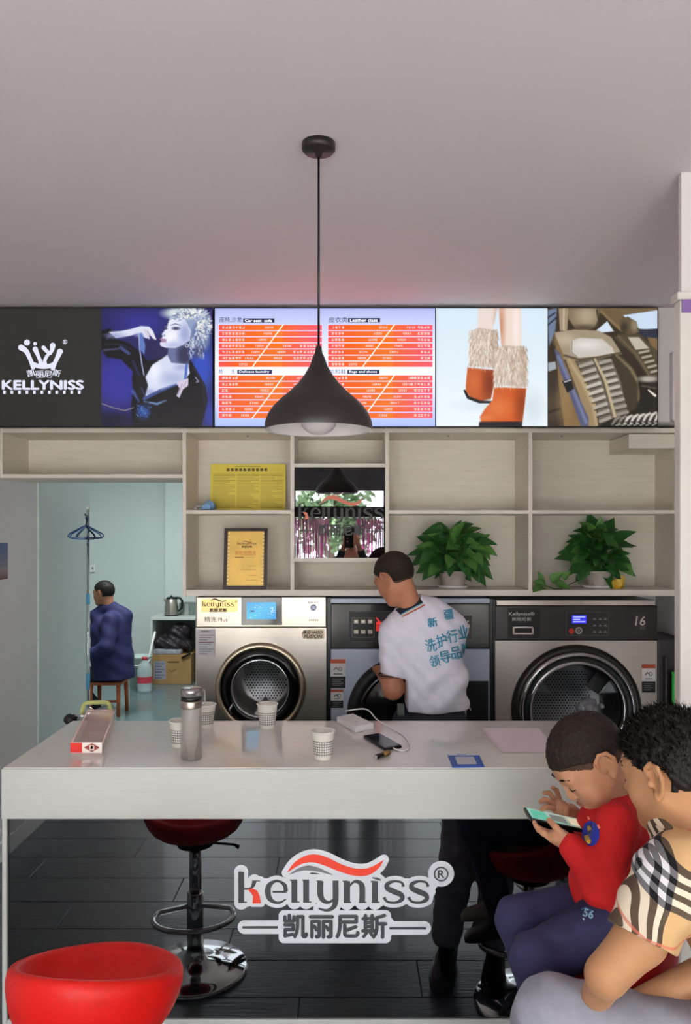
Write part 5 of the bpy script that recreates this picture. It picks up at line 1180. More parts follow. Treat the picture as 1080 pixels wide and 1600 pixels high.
# ---------------------------------------------------------------- people
def skin_mat(name, col): return mat(name, col, 0.5, var=0.07, scale=14, sss=0.12, spec=0.35)
m_hair = mat('black_hair', (26, 21, 19), 0.55, var=0.5, scale=90, stretch=(1, 1, 0.3), bump=0.5, spec=0.25)
m_fade = mat('hair_stubble', (78, 58, 46), 0.75, var=0.25, scale=200, bump=0.3, spec=0.2)
m_hair2 = mat('cropped_hair', (42, 33, 28), 0.65, var=0.35, scale=160, bump=0.5, spec=0.2)

def head(S, c, R, s=1.0, ears=True, child=False):
    c = np.array(c); W = lambda x, y, z: c+R@(np.array((x, y, z))*s); e = lambda p, r, k=0.02, op='+': S.ell(W(*p), tuple(q*s for q in r), R, k*s, op)
    e((0, -.012, .028), (.076, .096, .088), .01); e((0, .028, -.012), (.066, .060, .082), .03); e((0, .042, -.068), (.046, .042, .038), .03)
    for q in (-1, 1):
        S.cone(W(q*.056, .0, -.04), W(q*.022, .066, -.09), .018*s, .016*s, .03*s); e((q*.036, .058, -.03), (.026, .024, .028), .02)
    S.cone(W(-.036, .078, .024), W(.036, .078, .024), .011*s, .011*s, .018*s)
    S.cone(W(0, .084, .010), W(0, .098 if child else .106, -.024), .006*s, (.0105 if child else .012)*s, .012*s)
    if child:
        for q in (-1, 1): e((q*.036, .056, -.045), (.030, .028, .030), .02)
    for q in (-1, 1):
        e((q*.011, .096, -.029), (.009, .009, .007), .006); e((q*.032, .098, .004), (.017, .014, .011), .010, '-'); e((q*.031, .077, .003), (.016, .012, .013), .004)
    e((0, .088, -.053), (.022, .010, .006), .006); e((0, .086, -.062), (.019, .010, .007), .006); e((0, .070, -.092), (.020, .018, .014), .02)
    S.cone(W(-.02, .098, -.0575), W(.02, .098, -.0575), .0025*s, .0025*s, .003*s, '-')
    if ears:
        for q in (-1, 1):
            A = np.array(Matrix.Rotation(q*0.5, 3, 'Z'))@np.array(Matrix.Rotation(-0.15, 3, 'X')); RR = R@A
            S.ell(W(q*.084, -.014, .0), (.007*s, .020*s, .032*s), RR, .006*s); S.ell(W(q*.0905, -.010, .003), (.006*s, .013*s, .021*s), RR, .003*s, '-')
            hx = [(.080, .006, .010), (.086, .004, .026), (.092, -.012, .036), (.098, -.030, .028), (.099, -.035, .006), (.094, -.028, -.014), (.087, -.014, -.030)]
            for i_ in range(6): S.cone(W(q*hx[i_][0], *hx[i_][1:]), W(q*hx[i_+1][0], *hx[i_+1][1:]), .0048*s, .0048*s, .003*s)
            S.ell(W(q*.085, -.006, -.030), (.007*s, .009*s, .011*s), RR, .004*s); S.ell(W(q*.083, .004, -.006), (.006*s, .006*s, .009*s), RR, .003*s)
    return W
def hair(parent, c, R, s, m, t=.008, lo_=-.06, hi_=.062, y0=-.07, y1=.075, rough=.0015, h=.004, side=.0, top=0.0, name='hair', earr=.030):
    c = np.array(c, dtype=float); lo, hi = c-.19*s, c+.19*s; S = SDF(lo, hi, h)
    W = lambda x, y, z: c+R@(np.array((x, y, z))*s)
    S.ell(W(0, -.012, .028+top*.5), ((.076+t)*s, (.096+t)*s, (.088+t+top)*s), R, 0)
    def cut(f, x, y, z):
        q = [(x-c[0])*R[0, j]+(y-c[1])*R[1, j]+(z-c[2])*R[2, j] for j in range(3)]; X, Y, Z = [v/s for v in q]
        f = f+rough*(np.sin(X*260+Z*170)*np.sin(Y*230-Z*140)+.6*np.sin(Z*420+X*300)*np.sin(Y*380))
        q_ = np.clip((Y-y0)/(y1-y0), 0, 1); q_ = q_*q_*(3-2*q_); pl = (lo_+(hi_-lo_)*q_+side*np.abs(X)-Z)*s*.8
        ear = earr*s-np.sqrt(((np.abs(X)-.082)*s*.6)**2+((Y+.008)*s)**2+((Z-.0)*s*.85)**2)
        return np.maximum(np.maximum(f, pl), ear)
    S.apply(cut); return S.mesh(name, m, parent)
def face_marks(parent, W, m_b=None):
    lp_ = MB()
    for q in (-1, 1):
        mb = MB(); ey = MB()
        mb.tube([W(q*.014, .092, .030), W(q*.03, .0915, .035), W(q*.05, .078, .029)], [.0022, .003, .0015], 6)
        ey.tube([W(q*.017, .0895, .000), W(q*.031, .0905, -.006), W(q*.045, .083, -.001)], [.001, .0018, .001], 6)
        mb.build('eyebrow', m_hair, parent); ey.build('eyelashes', m_hair, parent)
    lp_.tube([W(-.020, .090, -.0575), W(-.008, .0985, -.055), W(.008, .0985, -.055), W(.02, .090, -.0575)], [.002, .0042, .0042, .002], 8).tube([W(-.017, .089, -.060), W(0, .097, -.063), W(.017, .089, -.060)], [.002, .0046, .002], 8).build('lips', mat('lips', (176, 104, 92), 0.45), parent)
def finger(S, pts, r0=.0085, r1=.0065, k=.003):
    rs = [r0+(r1-r0)*i/(len(pts)-1) for i in range(len(pts))]
    for i in range(len(pts)-1): S.cone(pts[i], pts[i+1], rs[i], rs[i+1], k)
def bvh_of(o):
    off = BASE[o.name]; return BVHTree.FromPolygons([v.co+off for v in o.data.vertices], [tuple(p.vertices) for p in o.data.polygons])
def on_cloth(o, lift=0.0012, umid=690):
    """places print on a garment: photo-pixel layout laid onto its surface"""
    t = bvh_of(o); cam_p = Vector((0, 0, H))
    def fn(u, v, l):
        d = (P(u, v, 1.0)-cam_p).normalized(); h = t.ray_cast(cam_p, d)
        k = 0
        while h[0] is None and k < 60:
            k += 1; u += (-1 if u > umid else 1); d = (P(u, v, 1.0)-cam_p).normalized(); h = t.ray_cast(cam_p, d)
        return h[0]+h[1]*(lift+l)
    return fn
def shoe(mb, heel, toe, w=.045, hgt=.085):
    heel, toe = Vector(heel), Vector(toe); d = (toe-heel).normalized(); L = (toe-heel).length; up = Vector((0, 0, 1)); up = (up-d*up.dot(d)).normalized(); sd = d.cross(up)
    prof = [(0.0, .62, .80), (.04, .8, 1.0), (.22, .86, 1.0), (.42, .9, .82), (.62, 1.0, .62), (.8, .96, .54), (.93, .75, .44), (1.0, .4, .22)]
    n = 14; v = []; f = []
    for t, ww, hh in prof:
        for i in range(n):
            a = 2*math.pi*i/n; x = math.cos(a); z = math.sin(a); x = math.copysign(abs(x)**.7, x); z = math.copysign(abs(z)**.7, z)
            v.append(heel+d*(t*L)+sd*(x*w*ww)+up*(hgt*hh*(z+1)/2))
    for j in range(len(prof)-1):
        for i in range(n): f.append((j*n+i, j*n+(i+1) % n, (j+1)*n+(i+1) % n, (j+1)*n+i))
    f.append(list(range(n))); f.append([(len(prof)-1)*n+i for i in range(n)][::-1]); mb.add(v, f, True); return mb
def nz(x, y, z, a, b, c): return np.sin(a*x+b*z)*np.sin(c*y+a*.6*z)

# ================ man in the white polo, leaning over the washer
YMn = 3.46; B = lambda px, py, dy=0.0: np.array(P(px, py, YMn+dy))
man = thing('person', 'person in white polo shirt with teal lettering bending over behind the counter', 'person', (XP(680, YMn), YMn, 0))
m_sk1 = skin_mat('skin_tanned', (176, 120, 92))
hc = B(617, 903); HR = frame((-.62, .62, -.48), (-.38, .18, .9)); hs = .98
S = SDF(B(560, 850)*[1, 0, 0]+[0, 3.1, 0], (XP(760, 3.46), 3.95, 1.72), .0055); S = SDF((XP(570, YMn), 3.15, .80), (XP(750, YMn), 3.92, 1.70), .0055)
W = head(S, hc, HR, hs)
S.cone(W(0, -.022, -.065), B(646, 965, .02), .048, .056, .02); S.cone(B(657, 995, .02), B(668, 1085), .07, .10, .02)
S.cone(B(616, 985, .02), B(614, 1040, .0), .045, .046, .03); S.cone(B(614, 1040, 0), B(614, 1078, -.01), .047, .045, .02)
S.cone(B(614, 1076, -.01), B(598, 1052, .26), .044, .03, .02)
lh = B(592, 1046, .30); S.ell(lh, (.03, .045, .02), None, .02)
for i in range(4): finger(S, [lh+np.array((-.02+.014*i, .03, 0)), lh+np.array((-.024+.015*i, .07, -.004)), lh+np.array((-.022+.014*i, .088, -.022))])
finger(S, [lh+np.array((.02, -.005, .005)), lh+np.array((.045, .025, .006)), lh+np.array((.05, .05, -.002))])
S.cone(B(708, 985, .06), B(700, 1045, .12), .045, .044, .03); S.cone(B(700, 1045, .12), B(650, 1040, .28), .042, .03, .02)
rh = B(645, 1038, .30); S.ell(rh, (.03, .045, .02), None, .02)
for i in range(4): finger(S, [rh+np.array((-.02+.014*i, .03, 0)), rh+np.array((-.024+.015*i, .07, -.004)), rh+np.array((-.022+.014*i, .088, -.022))])
finger(S, [rh+np.array((-.02, -.005, .005)), rh+np.array((-.045, .025, .006)), rh+np.array((-.05, .05, -.002))])
S.mesh('body', m_sk1, man)
hair(man, hc, HR, hs, m_fade, t=.0028, lo_=-.075, hi_=.06, rough=.0004, name='hair_fade'); hair(man, hc, HR, hs, m_hair2, t=.0055, lo_=-.035, hi_=.062, rough=.0006)
face_marks(man, W)
m_polo = mat('white_polo_cotton', (226, 222, 234), 0.8, var=0.03, scale=30, bump=0.08)
S = SDF((XP(580, YMn), 3.2, .80), (XP(750, YMn), 3.8, 1.46), .0055)
S.ell(B(662, 1000, .03), (.175, .125, .17), None, .05).ell(B(672, 1062), (.172, .125, .17), None, .06).ell(B(671, 1098), (.172, .125, .10), None, .05)
S.cone(B(640, 962, .03), B(618, 988, .02), .062, .066, .05).cone(B(672, 955, .04), B(707, 978, .06), .066, .066, .05).cone(B(648, 952, .03), B(655, 985, .03), .068, .1, .04)
S.cone(B(616, 990, .02), B(613, 1046, 0), .064, .060, .03).cone(B(709, 985, .06), B(702, 1035, .11), .06, .056, .03)
def folds(f, x, y, z):
    f = f+.0075*np.sin((x*.8-z*.55)*46+2*np.sin(z*9))*np.clip((1.25-z)*5, 0, 1)*np.clip((x+.0)*4+.6, .2, 1)+.0018*np.sin((x+z*.9)*85)
    xl, zl = XP(634, YMn), ZP(1050, YMn)
    hem = np.where((x < xl) & (z < ZP(1040, YMn)), (zl-z)+(x-XP(595, YMn))*(-.18), -1.0)
    return np.maximum(np.maximum(f, ZP(1106, YMn)-.02*0-z), hem)
S.apply(folds); neck = B(643, 945, .02); S.cone(B(645, 958, .02), B(634, 928, .02), .058, .064, .0, '-')
polo = S.mesh('polo_shirt', m_polo, man)
# striped collar and sleeve band
m_nav = mat('navy_rib', (30, 32, 46), 0.8); m_org = mat('orange_rib', (196, 104, 70), 0.8); m_sky = mat('sky_rib', (120, 176, 200), 0.8); m_cream = mat('cream_rib', (226, 216, 206), 0.8)
def collar(cc, ax, r, wdt, cols, parent, el=1.0):
    ax = Vector(ax).normalized(); u = ax.orthogonal().normalized(); w = ax.cross(u); pos = 0.0
    for m, ww in cols:
        mb = MB(); n = 40; v = []; f = []
        for j, tt in enumerate((pos, pos+ww)):
            for i in range(n): a = 2*math.pi*i/n; v.append(Vector(cc)+ax*tt+(u*math.cos(a)+w*math.sin(a))*(r-tt*.35))
        for i in range(n): f.append((i, (i+1) % n, n+(i+1) % n, n+i))
        o = mb.add(v, f, True).build('collar_band', m, parent); o.modifiers.new('t', 'SOLIDIFY').thickness = .004; pos += ww
collar(B(645, 956, .015), (-.46, .14, .88), .082, 0, [(m_org, .005), (m_cream, .005), (m_sky, .005), (m_nav, .028)], man)
collar(B(613.5, 1052, 0), (.03, 0, -1), .0625, 0, [(m_nav, .006), (m_org, .004), (m_nav, .003)], man)
pfn = on_cloth(polo, .007)
TEAL = (58, 138, 166)
def rot_text(body, cx, cy, w, hgt, ang, bold=.02):
    v, f, _ = text2d(body); ca, sa = math.cos(ang), math.sin(ang); fl = Flat(pfn, eps=.0004)
    for k, (ox, oy) in enumerate(((0, 0), (.45, 0), (-.45, 0), (0, .4))):
        fl.layer = k; fl._tri([(ox+cx+((a-.5)*w)*ca+((.5-b)*hgt)*sa, oy+cy-((a-.5)*w)*sa+((.5-b)*hgt)*ca) for a, b in v], f, [lin(TEAL)]*len(v))
    fl.build('printed_character', m_print, man)
rot_text('新', 675.5, 973, 14, 14, .18); rot_text('疆', 700, 961, 14, 15, .18)
for i, ch in enumerate('洗护行业'): rot_text(ch, 673+i*16.2, 1008-i*7, 15.5, 20, .2)
for i, ch in enumerate('领导品牌'): rot_text(ch, 679+i*16, 1033-i*6.5, 15.5, 19, .2)
# belt and jeans, shoes
m_jean = mat('dark_jeans', (34, 38, 52), 0.8, var=0.2, scale=60)
S = SDF((XP(560, YMn), 3.2, .06), (XP(770, YMn), 3.95, .97), .009)
S.ell(B(672, 1125), (.165, .12, .11), None, .04).cone(B(640, 1150), (XP(628, YMn), 3.52, .09), .095, .06, .04).cone(B(700, 1150), (XP(700, YMn), 3.42, .09), .095, .06, .04)
S.apply(lambda f, x, y, z: np.maximum(f, z-ZP(1107, YMn))); S.mesh('jeans', m_jean, man)
MB().box(XP(621, YMn-.12), XP(632, YMn-.12), YMn-.125, YMn-.10, ZP(1118, YMn-.12), ZP(1100, YMn-.12)).build('belt_pouch', mat('grey_green_cloth', (92, 98, 90), 0.7), man, .004)
MB().tube([B(733, 1104, -.03), B(736, 1110, -.04)], .003, 6).build('key_tag', m_chrome, man)
shoe(MB(), (XP(632, YMn), 3.46, 0), (XP(620, YMn), 3.72, 0)).build('shoe', m_blackg, man); shoe(MB(), (XP(702, YMn), 3.36, 0), (XP(690, YMn), 3.62, 0)).build('shoe', m_blackg, man)

# ================ boy on a bar stool
stool(.66, 2.04, 'red bar stool under the boy in the red sweater', turn=math.pi/2, zs=.535)
boy = thing('person', 'child in red sweater and navy trousers looking down at a phone', 'person', (.66, 2.04, .56))
m_sk2 = skin_mat('skin_light', (192, 140, 106))
Q = lambda px, py, Y: np.array(P(px, py, Y))
hc = Q(921, 1189, 2.06); HR = frame((-.69, -.12, -.70), (-.70, -.04, .68)); hs = 1.03
S = SDF((.36, 1.80, .60), (.80, 2.34, 1.26), .0034)
W = head(S, hc, HR, hs, child=True); S.cone(W(0, -.035, -.05), Q(958, 1252, 2.06), .045, .048, .03)
S.cone(Q(960, 1260, 2.06), Q(962, 1380, 2.04), .06, .08, .04)
for sh_, el_, wr_ in ((Q(966, 1292, 1.92), Q(940, 1385, 1.88), Q(893, 1321, 1.935)), (Q(958, 1285, 2.18), Q(945, 1355, 2.26), Q(903, 1278, 2.19))):
    S.cone(sh_, el_, .034, .030, .02); S.cone(el_, wr_, .030, .021, .01)
# near hand: palm under the phone, fingers beneath it, thumb on the glass
w_ = Q(893, 1321, 1.935); pm_ = Q(874, 1308, 1.965)
S.cone(w_, pm_, .021, .022, .012); S.ell(pm_, (.026, .024, .015), None, .012)
for i, (px, py, Y) in enumerate(((839, 1292, 2.00), (842, 1297, 1.985), (848, 1302, 1.97), (856, 1307, 1.955))):
    b_ = Q(868-i*.5, 1302+i*3.0, 1.985-.012*i); t_ = Q(px, py, Y+.01); m_ = (b_+t_)/2+np.array((0, 0, -.004)); finger(S, [b_, m_, t_, t_+np.array((-.004, .010, .008))], .0078, .0062)
finger(S, [Q(880, 1304, 1.945), Q(868, 1292, 1.955), Q(858, 1281.5, 1.985)], .0095, .007)
# far hand: hovering over the screen, fingers raised, thumb down
w_ = Q(903, 1278, 2.19); pm_ = Q(876, 1264, 2.15)
S.cone(w_, Q(892, 1270, 2.17), .020, .022, .01); S.cone(Q(892, 1270, 2.17), pm_, .022, .019, .012); S.ell(pm_, (.022, .020, .025), None, .012)
for b_, m_, t_ in (((865, 1263, 2.12), (853, 1260, 2.105), (846, 1266, 2.095)), ((864, 1256, 2.14), (852, 1249, 2.13), (845, 1253, 2.12)), ((867, 1250, 2.165), (859, 1239, 2.155), (851, 1239, 2.145)), ((874, 1248, 2.19), (870, 1235, 2.19), (864, 1231, 2.18))):
    finger(S, [Q(*b_), Q(*m_), Q(*t_)], .0078, .0062)
finger(S, [Q(886, 1262, 2.14), Q(885, 1270, 2.12), Q(884, 1279, 2.105)], .0088, .0066)
S.mesh('body', m_sk2, boy)
hair(boy, hc, HR, hs, m_fade, t=.004, lo_=-.07, hi_=.055, side=-.15, rough=.0005, h=.0035, name='hair_fade', earr=.026); hair(boy, hc, HR, hs, m_hair2, t=.009, lo_=-.005, hi_=.058, rough=.0012, h=.0035, earr=.02); face_marks(boy, W)
m_swe = mat('red_sweater', (192, 22, 24), 0.85, var=0.06, scale=40, bump=0.06)
S = SDF((.50, 1.78, .66), (.84, 2.36, 1.06), .0045)
S.ell(Q(962, 1300, 2.05), (.092, .135, .115), None, .05).ell(Q(957, 1365, 2.04), (.100, .130, .11), None, .05).ell(Q(955, 1400, 2.03), (.100, .128, .06), None, .04)
S.cone(Q(955, 1256, 2.06), Q(960, 1290, 2.05), .055, .085, .04)
S.cone(Q(965, 1286, 1.925), Q(940, 1383, 1.88), .053, .048, .035).cone(Q(940, 1383, 1.88), Q(896, 1325, 1.93), .048, .034, .015)
S.cone(Q(958, 1280, 2.16), Q(945, 1352, 2.26), .052, .046, .035).cone(Q(945, 1352, 2.26), Q(906, 1281, 2.195), .044, .03, .015)
S.apply(lambda f, x, y, z: np.maximum(f+.0035*np.sin(z*75+x*40+3*np.sin(y*14))*np.clip((.93-z)*7, 0, 1)+.0015*np.sin(x*110+z*60), ZP(1421, 2.03)-z-(x-.60)*.12))
S.cone(Q(956, 1252, 2.06), Q(953, 1235, 2.06), .044, .05, .0, '-'); swe = S.mesh('sweater', m_swe, boy)
fl = Flat(on_cloth(swe, .002, 930), eps=.0008)
for k in range(5, 0, -1):
    r0, r1 = (k-1)/5, k/5; n = 28
    pts = [(924+13.5*r*math.cos(2*math.pi*i/n), 1303+20*r*math.sin(2*math.pi*i/n)) for r in (max(r0, .01), r1) for i in range(n)]
    fl._tri(pts, [(i, (i+1) % n, (i+1) % n+n, i+n) for i in range(n)], [lin((40, 58, 168))]*2*n)
fl.lay().stroke([(921, 1291), (923, 1298)], [5, 7], (226, 186, 60)); fl.stroke([(917, 1305), (920, 1314), (922, 1319)], [7, 11, 6], (226, 186, 60)); fl.stroke([(921, 1299), (925, 1303)], 4, (30, 30, 40))
fl.stroke([(920, 1276), (922, 1281)], [2, 4], (240, 150, 110)); fl.stroke([(936, 1289), (938, 1295)], [3, 4], (240, 130, 110)); fl.build('chest_badge', m_print, boy)
m_nvy = mat('navy_trousers', (48, 46, 84), 0.85, var=0.08, scale=40, bump=0.06)
S = SDF((.36, 1.80, .30), (.86, 2.26, .84), .005)
S.ell(Q(968, 1425, 2.04), (.115, .135, .075), None, .04)
S.cone(Q(975, 1432, 1.97), Q(840, 1499, 1.93), .080, .064, .03).cone(Q(955, 1415, 2.11), Q(812, 1437, 2.09), .078, .062, .03)
S.cone(Q(840, 1501, 1.93), (.545, 1.97, .37), .062, .046, .025).cone(Q(812, 1439, 2.09), (.535, 2.10, .37), .060, .046, .025)
S.apply(lambda f, x, y, z: f+.0025*np.sin(x*70+z*50)*np.sin(y*40+z*30)); tro = S.mesh('trousers', m_nvy, boy)
fl = Flat(on_cloth(tro, .002, 920), eps=.0006); v, f, _ = text2d('56', .03)
fl._tri([(910+16*a+4*b, 1432-13*b-4*(1-a)*0+5*a) for a, b in v], f, [lin((150, 190, 214))]*len(v)); fl.stroke([(909, 1422), (915, 1419), (928, 1425)], 1.5, (80, 130, 180)); fl.stroke([(911, 1435), (913, 1438)], 2, (190, 220, 236)); fl.build('thigh_print', m_print, boy)
m_snk = mat('beige_sneaker', (176, 164, 150), 0.6, var=0.1, scale=30)
shoe(MB(), (.58, 1.96, .275), (.42, 1.97, .262), .034, .075).build('shoe', m_snk, boy); shoe(MB(), (.575, 2.11, .275), (.41, 2.12, .262), .034, .075).build('shoe', mat('dark_shoe', (38, 26, 26), 0.5), boy)
# the phone in his hands
A_, B_ = P(823, 1272, 2.06), P(925, 1294, 2.06); ax = (B_-A_).normalized(); wv = Vector((0.0, 1, .03)).normalized(); nn = ax.cross(wv).normalized(); nn = nn if nn.z > 0 else -nn
cph = (A_+B_)/2; ph2 = thing('smartphone', 'black smartphone with lit screen held by the child', 'phone', cph); L2 = (B_-A_).length/2; w2_ = .039
def pslab(name, a, b, z0, z1, m, bev): 
    v = [cph+ax*x+wv*y+nn*z for x in (-a, a) for y in (-b, b) for z in (z0, z1)]; return MB().add(v, [(0, 1, 3, 2), (4, 6, 7, 5), (0, 4, 5, 1), (2, 3, 7, 6), (0, 2, 6, 4), (1, 5, 7, 3)]).build(name, m, ph2, bev)
pslab('phone_body', L2, w2_, -.005, .005, m_blackg, .003)
fl = Flat(lambda u, v_, l: cph+ax*((u-.5)*2*L2*.94)+wv*((.5-v_)*2*w2_*.9)+nn*(.0054+l), eps=.0003)
fl.poly([(0, 0), (1, 0), (1, 1), (0, 1)], [(150, 190, 180), (170, 160, 140), (130, 120, 110), (110, 170, 160)]); fl.lay().rect(.05, .1, .3, .9, (84, 176, 150)); fl.rect(.35, .2, .6, .8, (110, 112, 108)); fl.rect(.65, .15, .9, .85, (206, 190, 160)); fl.build('phone_screen', m_screen, ph2)

# ================ man in the check shirt, seated at the right edge
stool(.90, 1.60, 'red bar stool under the man in the check shirt', turn=math.radians(75), zs=.47)
mn = thing('person', 'person in tan check shirt and grey trousers seated at the right edge', 'person', (.86, 1.6, .5))
hc = Q(1049, 1208, 1.78); HR = frame((-.62, .74, -.28), (-.14, .16, .97)); hs = 1.1
S = SDF((.34, 1.32, .55), (1.12, 2.02, 1.36), .0045)
W = head(S, hc, HR, hs); S.cone(W(0, -.04, -.04), Q(1085, 1345, 1.72), .064, .07, .04)
S.cone(Q(1090, 1360, 1.7), (.90, 1.62, .72), .09, .11, .05)
S.cone(Q(1030, 1385, 1.6), Q(1002, 1465, 1.57), .052, .049, .03); S.cone(Q(1002, 1465, 1.57), Q(949, 1522, 1.56), .049, .043, .02)
S.ell(Q(946, 1526, 1.57), (.040, .040, .037), None, .012)
S.cone(Q(950, 1528, 1.6), Q(905, 1600, 1.82), .036, .026, .012); lh = Q(893, 1608, 1.87); 
S.ell(lh, (.03, .036, .02), None, .02)
for i in range(4): finger(S, [lh+np.array((-.022+.014*i, .02, 0)), lh+np.array((-.03+.014*i, .055, -.005)), lh+np.array((-.03+.013*i, .07, -.025))], .009, .0075)
finger(S, [lh+np.array((.02, 0, 0)), lh+np.array((.04, .03, .004)), lh+np.array((.038, .05, -.006))], .0095, .008)
S.cone((.97, 1.75, 1.0), (.86, 1.72, .74), .05, .045, .03); S.cone((.86, 1.72, .74), Q(940, 1605, 1.70), .046, .034, .02); rh = Q(925, 1622, 1.74); S.ell(rh, (.034, .036, .02), None, .02)
for i in range(4): finger(S, [rh+np.array((-.02, .02-.013*i, 0)), rh+np.array((-.055, .022-.014*i, -.006)), rh+np.array((-.07, .022-.014*i, -.024))], .009, .0075)
finger(S, [rh+np.array((0, .025, .004)), rh+np.array((-.03, .045, .006)), rh+np.array((-.05, .05, 0))], .0095, .008)
m_sk3 = skin_mat('skin_medium', (180, 132, 94)); S.mesh('body', m_sk3, mn)
ho = hair(mn, hc, HR, hs, m_hair, t=.010, lo_=-.055, hi_=.06, rough=.003, h=.0045, top=.008); face_marks(mn, W)
# short upright tufts over the crown
rr = random.Random(4); tm = MB(); me = ho.data; off = BASE[ho.name]; upw = Vector(HR[:, 2])
cand = [v for v in me.vertices if (v.co+off-Vector(hc)).dot(upw) > .012]
for i in range(2600):
    v = rr.choice(cand); p0 = v.co+off; hgt = (p0-Vector(hc)).dot(upw); d = (v.normal*.75+upw*.45+Vector((rr.uniform(-.5, .5), rr.uniform(-.5, .5), rr.uniform(-.3, .4)))).normalized()
    L = rr.uniform(.010, .024)*min(1.2, .35+hgt*9); a = d.orthogonal().normalized()*.0022; b_ = d.cross(a); bend = Vector((rr.uniform(-.4, .2), rr.uniform(-.3, .3), -.2))*L*.4; p0 = p0-d*.004
    tm.add([p0+a, p0-a*.5+b_*.87, p0-a*.5-b_*.87, p0+d*L*.6+a*.6+bend*.3, p0+d*L*.6-a*.6+bend*.3, p0+d*L+bend], [(0, 1, 3), (1, 4, 3), (1, 2, 4), (2, 0, 4), (0, 3, 4), (3, 4, 5)], True)
tm.build('hair_tufts', m_hair, mn)['kind'] = 'stuff'
def check_material():
    m = bpy.data.materials.new('tan_check_cotton'); m.use_nodes = True; nt = m.node_tree; n = nt.nodes; b = n['Principled BSDF']; b.inputs['Roughness'].default_value = .8; b.inputs['Specular IOR Level'].default_value = .2
    tc = n.new('ShaderNodeTexCoord')
    def mth(op, *a):
        q = n.new('ShaderNodeMath'); q.operation = op
        for i, v in enumerate(a):
            if isinstance(v, (int, float)): q.inputs[i].default_value = v
            else: nt.links.new(v, q.inputs[i])
        return q.outputs[0]
    def dotv(vec, sc_, off_):
        q = n.new('ShaderNodeVectorMath'); q.operation = 'DOT_PRODUCT'; nt.links.new(tc.outputs['Object'], q.inputs[0]); q.inputs[1].default_value = vec; return mth('FRACT', mth('ADD', mth('MULTIPLY', q.outputs['Value'], sc_), off_))
    def ramp(t, stops):
        r = n.new('ShaderNodeValToRGB'); r.color_ramp.interpolation = 'CONSTANT'; e = r.color_ramp.elements; e[0].position = 0; e[0].color = (stops[0][1],)*3+(1,); e[1].position = stops[1][0]; e[1].color = (stops[1][1],)*3+(1,)
        for p_, v in stops[2:]: q = e.new(p_); q.color = (v,)*3+(1,)
        nt.links.new(t, r.inputs[0]); return r.outputs[0]
    st = [(0, 0), (.052, 1), (.104, 0), (.156, 1), (.208, 0), (.26, 1), (.312, 0), (.364, .5)]; fl_ = [(0, 1), (.364, 0)]; rd = [(0, 0), (.70, 1), (.725, 0)]
    tu = dotv((.93, .1, -.36), 4.8, CHK[0]); tv = dotv((.36, -.25, .90), 4.8, CHK[1])
    u, v = ramp(tu, st), ramp(tv, st); val = mth('MULTIPLY', mth('ADD', u, v), .5); both = mth('MULTIPLY', ramp(tu, fl_), ramp(tv, fl_)); red = mth('MAXIMUM', ramp(tu, rd), ramp(tv, rd))
    cr_ = n.new('ShaderNodeValToRGB'); e = cr_.color_ramp.elements; e[0].color = lin((24, 22, 24)); e[1].position = 1; e[1].color = lin((232, 230, 232))
    for p_, c in ((.25, (88, 74, 60)), (.5, (204, 166, 118)), (.75, (226, 212, 188))): q = e.new(p_); q.color = lin(c)
    nt.links.new(val, cr_.inputs[0]); g2 = n.new('ShaderNodeValToRGB'); e = g2.color_ramp.elements; e[0].color = lin((22, 21, 24)); e[1].color = lin((232, 230, 232)); q = e.new(.5); q.color = lin((112, 110, 112)); nt.links.new(val, g2.inputs[0])
    m1 = n.new('ShaderNodeMix'); m1.data_type = 'RGBA'; nt.links.new(both, m1.inputs['Factor']); nt.links.new(cr_.outputs[0], m1.inputs['A']); nt.links.new(g2.outputs[0], m1.inputs['B'])
    m2 = n.new('ShaderNodeMix'); m2.data_type = 'RGBA'; nt.links.new(mth('MULTIPLY', red, .75), m2.inputs['Factor']); nt.links.new(m1.outputs['Result'], m2.inputs['A']); m2.inputs['B'].default_value = lin((200, 104, 84))
    nt.links.new(m2.outputs['Result'], b.inputs['Base Color']); return m
CHK = (.19, .33)
m_chk = check_material()
S = SDF((.50, 1.32, .56), (1.16, 2.0, 1.16), .0055)
S.ell((.92, 1.66, .80), (.155, .19, .24), None, .06).cone(Q(1085, 1375, 1.62), Q(1120, 1400, 1.75), .10, .10, .06).ell((.87, 1.66, .98), (.13, .18, .10), None, .06)
S.cone(Q(1045, 1378, 1.61), Q(1003, 1462, 1.572), .078, .070, .045).cone((.95, 1.78, 1.0), (.885, 1.75, .84), .07, .062, .04)
S.cone(Q(1083, 1345, 1.70), Q(1070, 1300, 1.75), .075, .080, .03)
hp, hd = Q(1001, 1465, 1.57), None
ad = Q(1030, 1385, 1.6)-Q(1002, 1465, 1.57); ad = ad/np.linalg.norm(ad)
def sleeve_cut(f, x, y, z):
    q = (x-hp[0])*ad[0]+(y-hp[1])*ad[1]+(z-hp[2])*ad[2]; near = (x < .70) & (y < 1.72) & (z < 1.05)
    f = f+.004*np.sin(z*60+x*35)*np.sin(y*22+z*20)+.002*np.sin(x*95-z*70)
    return np.where(near, np.maximum(f, -q), f)
S.apply(sleeve_cut); S.cone(Q(1073, 1318, 1.74), Q(1062, 1270, 1.78), .064, .075, .0, '-'); S.cone(hp-ad*.03, hp+ad*.012, .055, .055, 0, '-')
S.mesh('check_shirt', m_chk, mn)
